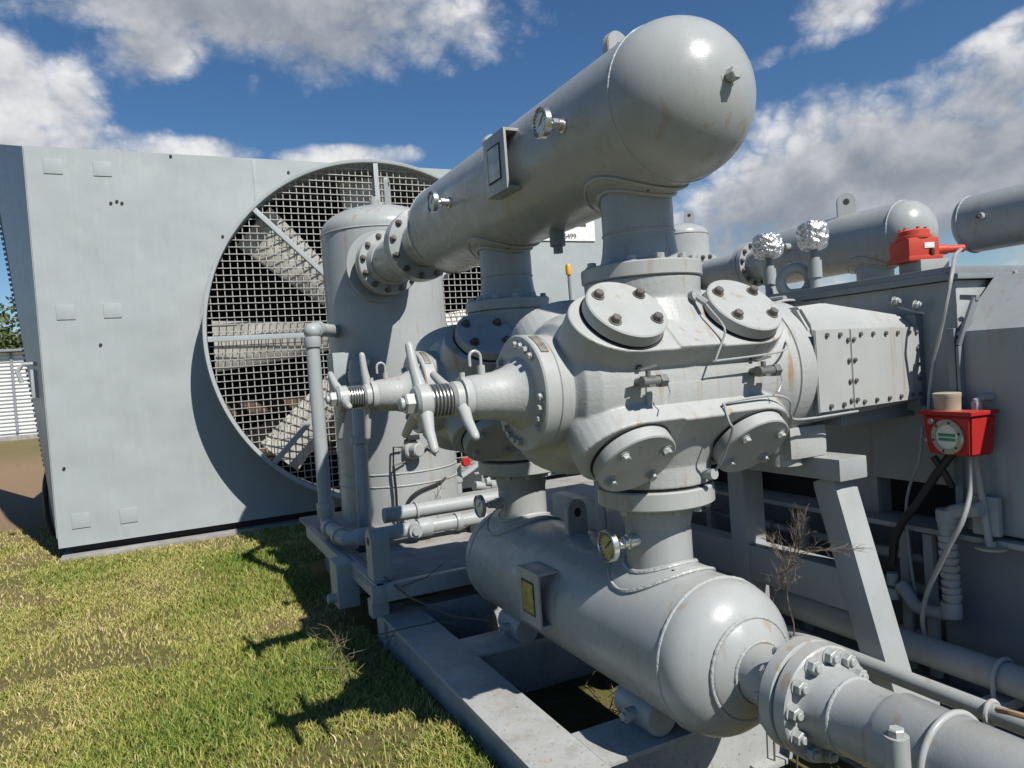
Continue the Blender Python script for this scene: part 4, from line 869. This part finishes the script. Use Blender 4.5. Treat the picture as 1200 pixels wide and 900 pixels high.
m = MB(); m.lathe((pb.x+.01, pb.y, pb.z-.008), (0, 0, 1), [(0, .055), (.008, .055), (.012, .02), (.03, .018)], 32); m.build('base_disc', 'tanfilter', ob)
# hoses and pipes by the plinth
m = MB(); m.tube(smooth_path([at(1116, 531, X=2.72), at(1098, 555, X=2.71), at(1075, 590, X=2.70), at(1058, 612, X=2.70), at(1048, 635, X=2.70), at(1046, 662, X=2.70)]), .0165, 12)
single('black_hose', m, 'black', 'thick black hose curving down from the red controller', 'hose')
m = MB(); m.tube([at(1094, 535, X=2.70), at(1108, 556, X=2.72), at(1116, 570, X=2.74)], .0135, 10)
single('black_hose', m, 'black', 'short black hose stub crossing under the red controller', 'hose')
m = MB(); m.tube(smooth_path([at(1138, 534, X=2.70), at(1137, 575, X=2.66), at(1128, 610, X=2.60), at(1112, 640, X=2.58), at(1095, 675, X=2.58), at(1085, 700, X=2.58), at(1081, 725, X=2.60), at(1085, 752, X=2.63)]), .0095, 10)
single('grey_cable', m, 'cable', 'pale grey cable hanging in a bow below the red controller', 'cable')
m = MB(); m.tube(smooth_path([at(1081, 500, X=2.74), at(1077, 540, X=2.74), at(1066, 570, X=2.75), at(1062, 600, X=2.75), at(1066, 650, X=2.75), at(1073, 700, X=2.75)]), .006, 8)
single('thin_cable', m, 'steel', 'thin grey cable running down the dark plinth left of the black hose', 'cable')
wp = thing('wrapped_pipe', (2.72, 1.9, .35), 'grey pipe wrapped in ribbed tape elbowing beside the plinth', 'pipe')
XW = 2.71; P_ = lambda x, y: at(x, y, X=XW)
m = MB(); m.tube(smooth_path([P_(1150, 597), P_(1132, 598), P_(1118, 600), P_(1111, 606), P_(1109, 618), P_(1112, 650), P_(1116, 700), P_(1115, 712), P_(1109, 718), P_(1098, 718), P_(1082, 714), P_(1071, 708), P_(1063, 695), P_(1055, 684)]), .028, 14)
fitting(m, P_(1110, 604), (0, 0, 1), .04, .05); fitting(m, P_(1110, 614), (0, 0, 1), .034, .03); fitting(m, P_(1115, 714), (0, 0, 1), .038, .06); m.build('pipe_body', 'steel', wp)
m = MB()
for k_ in range(9): fitting(m, P_(1110+k_*.7, 630+k_*8.6), (.06*random.uniform(-1, 1), .1*random.uniform(-1, 1), 1), .0325+random.uniform(0, .003), .022)
m.build('tape_wrap', 'steel', wp)
m = MB(); fitting(m, P_(1047, 694), (0, 0, 1), .034, .045); fitting(m, P_(1046, 678), (0, 0, 1), .022, .05); m.build('union', 'steel', wp)
# deck pipes along the right
r1p = thing('deck_pipe', (2.66, 2, .3), 'thicker grey pipe running along the deck at lower right', 'pipe', 'pipes along the deck')
c0 = at(1125, 776, X=2.60); m = MB(); m.cyl((2.60, .7, c0.z), (2.60, 4.0, c0.z), .056, seg=28); m.build('pipe_body', 'steel', r1p)
u_ = at(1176, 790, X=2.60); m = MB(); m.tube([(2.60+.064*math.cos(t), u_.y, c0.z+.064*math.sin(t)) for t in np.linspace(0, PI, 14)], .008, 8); m.tube([(2.664, u_.y, c0.z), (2.664, u_.y, c0.z-.1)], .008, 8); m.tube([(2.536, u_.y, c0.z), (2.536, u_.y, c0.z-.1)], .008, 8); m.build('pipe_strap', 'light', r1p)
m = MB(); m.box((2.60, u_.y, c0.z-.085), (.2, .07, .04)); m.build('pipe_rest', 'steel', r1p)
r2p = thing('deck_pipe', (2.2, 1.6, .3), 'thinner grey pipe passing in front of the slanted leg foot', 'pipe', 'pipes along the deck')
c1_ = at(1092, 808, X=2.22); m = MB(); m.cyl((2.22, .7, c1_.z), (2.22, 2.9, c1_.z), .030, seg=22); m.build('pipe_body', 'steel', r2p)
u_ = at(1162, 834, X=2.22); m = MB(); m.torus((2.22, u_.y, c1_.z), (0, 1, 0), .035, .008, 30, 8); m.build('pipe_strap', 'light', r2p)
for k_, (X_, z_) in enumerate(((2.74, .205), (2.705, .20), (2.77, .20))):
    m = MB(); m.cyl((X_, .6, z_+.02), (X_, 3.9, z_+.02), .012, seg=10); single('deck_conduit', m, 'dark', 'thin dark conduit lying along the deck behind the thicker pipe', 'conduit', 'conduits along the deck')
m = MB(); a_ = at(1085, 776, Z=.2); m.box((2.47, 1.72, .2), (.10, .62, .03), bev=.006); single('timber_plank', m, 'wood', 'rusty brown plank on the ground by the deck pipes', 'plank')
m = MB(); a_ = at(1200, 838, X=2.1); m.tube([a_+Vector((.03, -.12, -.02)), a_+Vector((0, -.03, 0)), a_+Vector((-.015, .03, .0)), a_+Vector((-.005, .07, -.012))], .009, 8); single('brown_hose', m, 'wood', 'short brown hose end at the lower right edge', 'hose')
m = MB(); c = at(880, 868, Z=.08); m.box((c.x, c.y+.04, .1), (.16, .02, .14), bev=.002); m.box((c.x, c.y-.04, .03), (.16, .16, .02), bev=.002); single('angle_iron', m, 'skid', 'rusty pale angle iron on the ground below the outlet flange', 'angle iron')

# ================================================================== BACKGROUND VESSELS
def far_bottle(x, z, r, y0, y1_, d0, d1, label, plug_y, nozzles, tail):
    o = thing('far_bottle', (x, (y0+y1_)/2, z-r), label, 'pressure vessel', 'vessels on the far side of the machine')
    pr_ = [(t-d0, q_) for t, q_ in ell_head(r, d0)]+[(y1_-y0, r)]
    if not tail: pr_ += [(y1_-y0+d1-t, q_) for t, q_ in ell_head(r, d1)[::-1]][1:]
    else: pr_ += [(y1_-y0+.10, r*.9), (y1_-y0+.24, r*.62), (y1_-y0+.36, r*.6)]
    m = MB(); m.lathe((x, y0, z), (0, 1, 0), pr_, 64); m.build('shell', 'vessel', o, 50)
    weld_ring(o, (x, y0, z), (0, 1, 0), r, .007)
    for yn in nozzles:
        m = MB(); m.cyl((x, yn, z-r-.42), (x, yn, z-.1), r*.58, seg=40); nz = m.build('nozzle', 'vessel', o); saddle_weld(nz, x, z, r, yn, r*.58, r*.8, -1)
        m = MB(); m.lathe((x, yn, z-r-.45), (0, 0, 1), [(0, r*.9), (.06, r*.9)], 40); m.build('flange', 'vessel', nz)
    m = MB(); p = Vector((x-r*.96, plug_y, z+r*.2)); m.cyl(p, p+Vector((-.06, 0, 0)), .035, seg=20); cp = m.build('coupling', 'vessel', o); bolts(cp, [p+Vector((-.06, 0, 0))], (-1, 0, 0), .02, 'hex', 'rbolt')
    return o
X3 = 5.35
c3a = at(1085, 262, X=X3); c3 = at(1000, 285, X=X3); z3 = c3.z; y3 = c3a.y+.16
b3 = far_bottle(X3, z3, .245, y3, 5.02, .2, .1, 'grey far vessel with a pale dome end behind the orange junction box', 4.75, [y3+.30], True)
lug(b3, X3-.02, at(994, 252, X=X3).y, z3+.24, .15, .19, .03, R(-38))
fy = at(880, 310, X=X3).y; fy2 = at(838, 318, X=X3).y
for y_, s_ in ((5.38, -1),):
    m = MB(); m.lathe((X3, y_, z3), (0, 1, 0), [(0, .22), (.05, .225), (.055, .22)], 48); fl = m.build('flange', 'vessel', b3); bolts(fl, circle((X3, y_, z3), (0, 1, 0), .19, 12, .3), (0, -1, 0), .02, 'nut', 'rbolt')
s2 = thing('pipe_spool', (X3, 5.8, z3-.25), 'short flanged spool pipe behind the nearest cylinder leading to the far tank', 'pipe')
m = MB(); m.cyl((X3, 5.45, z3), (X3, 6.12, z3), .15, seg=40); m.build('pipe_body', 'vessel', s2)
for y_, s_ in ((5.442, 1), (6.13, -1)):
    m = MB(); m.lathe((X3, y_, z3), (0, s_, 0), [(0, .22), (.05, .225), (.055, .22)], 48); fl = m.build('flange', 'vessel', s2); bolts(fl, circle((X3, y_+s_*.055, z3), (0, 1, 0), .19, 12, .3), (0, s_, 0), .02, 'nut', 'rbolt')
t2c = at(800, 268, Y=8.1); T2Z = at(800, 263, Y=7.9).z
t2 = thing('upright_tank', (5.35, 7.9, .3), 'far upright domed tank half hidden behind the near top nozzle', 'tank')
tx2 = at(797, 275, Y=7.9).x; r2_ = .37
m = MB(); m.lathe((tx2, 7.9, .3), (0, 0, 1), [(0, r2_), (T2Z-.3-.17, r2_)]+[(T2Z-.3-t, q_) for t, q_ in ell_head(r2_, .17)[::-1]][1:], 64); m.build('shell', 'vessel', t2, 50); weld_ring(t2, (tx2, 7.9, T2Z-.17), (0, 0, 1), r2_, .008)
lug(t2, at(808, 260, Y=7.9).x, 7.9, T2Z-.01, .13, .2, .03, R(-38))
m = MB(); m.cyl((X3, 6.15, z3), (X3, 7.65, z3), .15, seg=32); m.lathe((X3, 6.138, z3), (0, 1, 0), [(0, .22), (.05, .22)], 40); m.build('inlet_nozzle', 'vessel', t2)
m = MB(); q_ = at(786, 262, Y=7.9); m.cyl((q_.x, 7.9, q_.z-.15), (q_.x, 7.9, q_.z), .03, seg=10); m.build('top_plug', 'vessel', t2)
X4 = 3.75; c4 = at(1160, 259, X=X4); z4 = c4.z
o = thing('exhaust_vessel', (X4, 1.4, z4-.11), 'grey horizontal vessel entering the picture at the upper right edge', 'pressure vessel')
r4 = .142; yv = at(1141, 268, X=X4).y
m = MB(); pr_ = [(t-.07, q_) for t, q_ in ell_head(r4, .07)]+[(yv-.55, r4)]+[(yv-.55+.07-t, q_) for t, q_ in ell_head(r4, .07)[::-1]][1:]
m.lathe((X4, yv, z4), (0, -1, 0), pr_, 64); m.build('shell', 'vessel', o, 50); weld_ring(o, (X4, yv, z4), (0, 1, 0), r4, .004)
p = at(1150, 254, X=X4-.14); m = MB(); m.cyl((X4-.11, p.y, p.z), (X4-.165, p.y, p.z), .020, seg=18); cp = m.build('coupling', 'vessel', o); bolts(cp, [(X4-.165, p.y, p.z)], (-1, 0, 0), .011, 'hex', 'rbolt')
m = MB(); m.box((X4, 1.05, (z4+1.86)/2), (.12, .1, z4-1.86), bev=.01); m.build('stand', 'steel', o)

# ================================================================== FAR BACKGROUND
for i, (px, pt, X_) in enumerate(((985, 385, 40), (999, 383, 40))):
    b0 = at(px, 402, X=X_); t0 = at(px-2, pt if False else pt-10, X=X_); m = MB(); m.cyl((b0.x, b0.y, 0), (b0.x, b0.y, 3.1), .22, .15, seg=10); m.bar((b0.x-.9, b0.y+.6, 2.7), (b0.x+.9, b0.y-.6, 2.7), .12, .12)
    single('power_pole', m, 'pole', ('left one of two distant power poles seen under the far vessel', 'right one of two distant power poles seen under the far vessel')[i], 'power pole', 'distant power poles')
b0 = at(1010, 400, X=60); m = MB(); m.box((b0.x+2, b0.y, 1.5), (4, 12, 3.2), bev=.05); single('far_shed', m, 'pole', 'low hazy blue grey building on the far horizon', 'building')
sh = thing('sheet_shed', (-9, 36, 0), 'white corrugated sheet shed far away at left edge', 'shed')
m = MB(); x1 = at(46, 500, Y=36).x
m.box((x1-6, 38, 1.95), (12, 4, 3.5), bev=.02)
for i in range(22): m.box((x1-6, 35.97, .35+i*.155), (12, .06, .09), bev=.02)
m.build('wall', 'shed', sh); m = MB(); m.box((x1-6, 38, .1), (12.2, 4.2, .2), bev=.02); m.build('base', 'concrete', sh)
for i in range(3):
    m = MB(); m.box((x1-.75-i*1.35, 35.9, 2.0), (.09, .06, 3.3), bev=0); m.build('rail', 'pole', sh)
m = MB(); m.box((x1-6, 37.9, 3.72), (12.4, 4.6, .1), bev=.02); m.build('roof', 'pole', sh)
def tree(x, y, h, r, label):
    o = thing('leafy_tree', (x, y, 0), label, 'tree', 'trees behind the shed'); m = MB(); m.tube([(x, y, 0), (x+.1, y, h*.3), (x, y, h*.6), (x+.2, y, h*.85)], [.3, .24, .16, .05], 10)
    for k_ in range(9):
        a = random.uniform(0, 6.3); z = h*random.uniform(.35, .7); d = Vector((math.cos(a), math.sin(a), .7))*r*.7; m.tube([(x, y, z), Vector((x, y, z))+d*.5, Vector((x, y, z))+d], [.1, .07, .02], 6)
    m.build('trunk', 'bark', o)
    n = 5200; cl = np.array([[random.gauss(0, .5)*r, random.gauss(0, .5)*r, random.gauss(0, .33)*r*.8] for _ in range(60)])
    ci = rng.integers(0, 60, n); P = cl[ci]+rng.normal(0, .17*r, (n, 3))
    P[:, 2] += h*.68; u = rng.normal(0, 1, (n, 3)); u /= np.linalg.norm(u, axis=1)[:, None]; w = np.cross(u, rng.normal(0, 1, (n, 3))); w /= np.linalg.norm(w, axis=1)[:, None]
    s_ = .16; co = np.stack([P-u*s_, P+w*s_*.5, P+u*s_, P-w*s_*.5], 1).reshape(-1, 3)
    c_ = mesh_np('crown', co, np.arange(n*4), np.arange(n)*4, MT['leaf']); c_.parent = o; ROOT[c_] = ROOT[o]
tp = at(5, 390, Y=46); tree(tp.x-.5, 46, 6.2, 2.4, 'olive green leafy tree rising over the white shed'); tree(tp.x-5, 48, 6.6, 2.6, 'second leafy tree further left behind the white shed')

# ================================================================== WEEDS
def branchy(m, p, d, L, r, depth, spread_=.5):
    p = Vector(p); d = Vector(d).normalized(); pts = [p]; n = 4
    for i in range(n):
        d = (d+Vector((random.gauss(0, .1), random.gauss(0, .1), random.gauss(0, .07)))).normalized(); pts.append(pts[-1]+d*L/n)
    m.tube(pts, [r*(1-.12*i) for i in range(n+1)], 5)
    if depth:
        for i in range(random.randint(5, 8)):
            b = pts[random.randint(1, n)]; e = (d+Vector((random.gauss(0, spread_), random.gauss(0, spread_), random.gauss(.1, spread_*.6)))).normalized(); branchy(m, b, e, L*random.uniform(.35, .55), r*.6, depth-1, spread_)
for px, py, X_, H_, lab, mat, dep in ((903, 720, 2.05, .30, 'tall dry brown weed behind the near dome of the low vessel', 'weed', 3), (930, 730, 2.1, .22, 'shorter dry weed right beside the tall one at the low vessel', 'weed', 3), (520, 612, 1.98, .42, 'bare grey weed standing against the sunlit foot of the upright tank', 'palestalk', 2)):
    b = at(px, py, X=X_); m = MB(); z0_ = .44 if X_ < 2 else 0.0; b.z = max(b.z, z0_+.03); m.tube([(b.x-.02, b.y+.01, z0_), (b.x-.008, b.y, (b.z+z0_)/2), b], [.0042, .0036, .0032], 6); branchy(m, b, (random.gauss(0, .1), random.gauss(0, .1), 1), H_, .0032, dep, .5); single('dry_weed', m, mat, lab, 'weed', 'dry weeds')
def stalks(n, box, mat, lab, low=.02, L=.22, name='dry_stalks'):
    m = MB()
    for i in range(n):
        x, y = random.uniform(box[0], box[1]), random.uniform(box[2], box[3]); a = random.uniform(0, 6.3); l = L*random.uniform(.4, 1.2)
        p = Vector((x, y, low)); q_ = p+Vector((math.cos(a)*l, math.sin(a)*l, l*random.uniform(.1, .6))); m.tube([p, p.lerp(q_, .5)+Vector((0, 0, .03)), q_], [.0022, .002, .001], 5)
        if random.random() < .6:
            for k_ in range(3): m.tube([p.lerp(q_, .6), p.lerp(q_, .6)+Vector((random.gauss(0, .05), random.gauss(0, .05), random.uniform(0, .07)))], [.0016, .0008], 4)
    return single(name, m, mat, lab, 'dry stalks')
stalks(34, (.68, .98, 3.5, 4.3), 'weed', 'dry brown stalks in the shaded grass by the skid corner', .12)
stalks(60, (1.75, 2.3, 1.3, 1.75), 'weed', 'tangle of dead brown twigs under the outlet flange', .05, .25, 'dead_twigs')
stalks(40, (1.3, 2.0, 2.45, 3.15), 'weed', 'dead grass stalks in the dark pit between the near cross beams', .0, .2, 'dead_grass')
stalks(50, (1.3, 2.2, 3.55, 4.05), 'weed', 'dead twigs in the dark pit before the tank platform', .0, .28, 'dead_twigs')
m = MB(); m.tube([at(405, 640, X=1.0), at(440, 668, X=1.05), at(480, 700, X=1.15), at(530, 722, X=1.28), at(575, 728, X=1.4)], [.006, .006, .005, .004, .003], 6); m.tube([at(470, 688, X=1.13), at(500, 676, X=1.3), at(520, 660, X=1.45)], [.004, .003, .002], 5); single('dead_branch', m, 'bark', 'thin dark dead branch lying across the platform corner', 'branch')
m = MB(); m.tube([at(440, 745, Z=.29), at(480, 735, Z=.3), at(515, 728, Z=.3), at(540, 734, Z=.285)], [.004, .004, .003, .002], 5); m.tube([at(500, 732, Z=.3), at(520, 722, Z=.32)], [.003, .001], 5); single('twig', m, 'bark', 'small dark twig on the top of the near skid beam', 'twig')

# ================================================================== LIGHT AND SKY
Ld = Vector((-.24, .85, -1)).normalized(); Sd = -Ld
sun = bpy.data.lights.new('sun', 'SUN'); sun.energy = 5.0; sun.angle = R(.53); sun.color = (1, .95, .87)
so = bpy.data.objects.new('sun', sun); COL.objects.link(so); so.rotation_euler = Ld.to_track_quat('-Z', 'Y').to_euler(); so.location = (5, -6, 15)
W = bpy.data.worlds.new('World'); S.world = W; W.use_nodes = True; nt = W.node_tree; nt.nodes.clear()
out = nt.nodes.new('ShaderNodeOutputWorld'); bg1 = nt.nodes.new('ShaderNodeBackground'); bg2 = nt.nodes.new('ShaderNodeBackground'); mx = nt.nodes.new('ShaderNodeMixShader')
sky = nt.nodes.new('ShaderNodeTexSky'); sky.sky_type = 'NISHITA'; sky.sun_disc = False
sky.sun_elevation = math.asin(Sd.z); sky.sun_rotation = math.atan2(Sd.x, Sd.y); sky.air_density = 1.0; sky.dust_density = .1; sky.ozone_density = 5.0
bg1.inputs['Strength'].default_value = .074; hs = nt.nodes.new('ShaderNodeHueSaturation'); hs.inputs['Saturation'].default_value = 1.15; hs.inputs['Value'].default_value = .98; nt.links.new(sky.outputs[0], hs.inputs['Color']); nt.links.new(hs.outputs[0], bg1.inputs['Color'])
tc = nt.nodes.new('ShaderNodeTexCoord'); DIR = tc.outputs['Generated']
def vmath(op, a, b=None):
    n = nt.nodes.new('ShaderNodeVectorMath'); n.operation = op
    for i, v in enumerate((a, b)):
        if v is None: continue
        if hasattr(v, 'is_output'): nt.links.new(v, n.inputs[i])
        else: n.inputs[i].default_value = v
    return n.outputs['Value'] if op == 'DOT_PRODUCT' else n.outputs['Vector']
def blob(px, py, rx, ry, amp=1.0, ang=0):
    c = direction(px, py).normalized(); t1 = (c.cross(Vector((0, 0, 1)))).normalized(); t2 = t1.cross(c)
    if t2.z < 0: t2 = -t2
    ca, sa = math.cos(R(ang)), math.sin(R(ang)); e1 = t1*ca+t2*sa; e2 = t2*ca-t1*sa
    u = vmath('DOT_PRODUCT', DIR, e1*(FPX/rx)); v = vmath('DOT_PRODUCT', DIR, e2*(FPX/ry)); f_ = vmath('DOT_PRODUCT', DIR, c)
    q_ = math_(nt, 'ADD', math_(nt, 'MULTIPLY', u, u), math_(nt, 'MULTIPLY', v, v))
    e = math_(nt, 'MULTIPLY', math_(nt, 'SUBTRACT', 1.0, q_), amp)
    e = math_(nt, 'MAXIMUM', e, -2.6)
    return math_(nt, 'SUBTRACT', e, math_(nt, 'MULTIPLY', math_(nt, 'LESS_THAN', f_, .2), 5.0))
def vmax(l):
    r_ = l[0]
    for e in l[1:]: r_ = math_(nt, 'SMOOTH_MAX', r_, e, .25)
    return r_
white = [blob(25, 108, 82, 48, 1, -12), blob(85, 168, 140, 24, .9), blob(252, 178, 46, 17, .75), blob(400, 184, 78, 14, .75), blob(297, 97, 8, 13, .25), blob(1005, 4, 58, 18, .5), blob(895, 72, 60, 8, .2, 8), blob(1130, 62, 80, 7, .2, 18), blob(640, 22, 22, 10, .1), blob(855, 268, 66, 40, .8), blob(1130, 128, 150, 48, .8, 10), blob(960, 150, 90, 42, .7)]
grey = [blob(300, -2, 235, 62, 1.1, -3), blob(395, 45, 100, 52, 1.0), blob(190, 42, 62, 40, .7, 35), blob(1050, 225, 250, 95, 1.2, 6), blob(1190, 190, 120, 90, .9, 0), blob(850, 310, 180, 60, .9), blob(1500, 190, 260, 100, 1.0)]
bw, bgm = vmax(white), vmax(grey); allb = math_(nt, 'SMOOTH_MAX', bw, bgm, .2)
mp = nt.nodes.new('ShaderNodeMapping'); mp.inputs['Scale'].default_value = (1, 1, 1.3); nt.links.new(DIR, mp.inputs['Vector'])
def billow(vec, sc0, octs):
    t = None; w = .5
    for o_ in range(octs):
        b_ = math_(nt, 'ABSOLUTE', math_(nt, 'SUBTRACT', noise(nt, vec, sc0*2.05**o_, 1.0, .5, .15), .5))
        b_ = math_(nt, 'MULTIPLY', b_, w*2); t = b_ if t is None else math_(nt, 'ADD', t, b_); w *= .58
    return t
nb = billow(mp.outputs[0], 6, 6); n0 = noise(nt, mp.outputs[0], 5.5, 9, .58, .2)
n1 = math_(nt, 'ADD', math_(nt, 'MULTIPLY', nb, 1.15), math_(nt, 'MULTIPLY', n0, .75)); n2 = noise(nt, mp.outputs[0], 9, 9, .6, .2)
raw = math_(nt, 'ADD', allb, math_(nt, 'MULTIPLY', math_(nt, 'SUBTRACT', n1, .62), 2.6))
den = nt.nodes.new('ShaderNodeMapRange'); den.interpolation_type = 'SMOOTHSTEP'; den.inputs['From Min'].default_value = -.3; den.inputs['From Max'].default_value = .85; nt.links.new(raw, den.inputs['Value'])
# self shading: compare the cloud with itself a little way towards the sun
mp2 = nt.nodes.new('ShaderNodeMapping'); mp2.inputs['Scale'].default_value = (1, 1, 1.3); mp2.inputs['Location'].default_value = (Sd.x*.02, Sd.y*.02, .045); nt.links.new(DIR, mp2.inputs['Vector'])
n1b = math_(nt, 'ADD', math_(nt, 'MULTIPLY', billow(mp2.outputs[0], 6, 4), 1.15), math_(nt, 'MULTIPLY', noise(nt, mp2.outputs[0], 5.5, 7, .58, .2), .75))
lit = math_(nt, 'MULTIPLY', math_(nt, 'SUBTRACT', n1, n1b), 3.2)
thick = nt.nodes.new('ShaderNodeMapRange'); thick.interpolation_type = 'SMOOTHSTEP'; thick.inputs['From Min'].default_value = -.15; thick.inputs['From Max'].default_value = 1.1; nt.links.new(math_(nt, 'ADD', bgm, math_(nt, 'MULTIPLY', math_(nt, 'SUBTRACT', n2, .5), 1.1)), thick.inputs['Value'])
val = math_(nt, 'ADD', math_(nt, 'SUBTRACT', .80, math_(nt, 'MULTIPLY', thick.outputs[0], .36)), math_(nt, 'MULTIPLY', lit, .20), clamp=False)
val = math_(nt, 'MAXIMUM', math_(nt, 'MINIMUM', val, .95), .22)
ccol = ramp(nt, val, [(.2, (.31, .345, .41)), (.42, (.42, .46, .53)), (.7, (.68, .705, .75)), (.95, (1.1, 1.1, 1.12))])
nt.links.new(ccol, bg2.inputs['Color']); bg2.inputs['Strength'].default_value = .62
nt.links.new(den.outputs[0], mx.inputs[0]); nt.links.new(bg1.outputs[0], mx.inputs[1]); nt.links.new(bg2.outputs[0], mx.inputs[2]); nt.links.new(mx.outputs[0], out.inputs['Surface'])
vs = S.view_settings; vs.view_transform = 'Standard'; vs.look = 'None'; vs.exposure = .30; vs.gamma = 1; vs.use_curve_mapping = False
S.cycles.max_bounces = 5; S.cycles.diffuse_bounces = 1
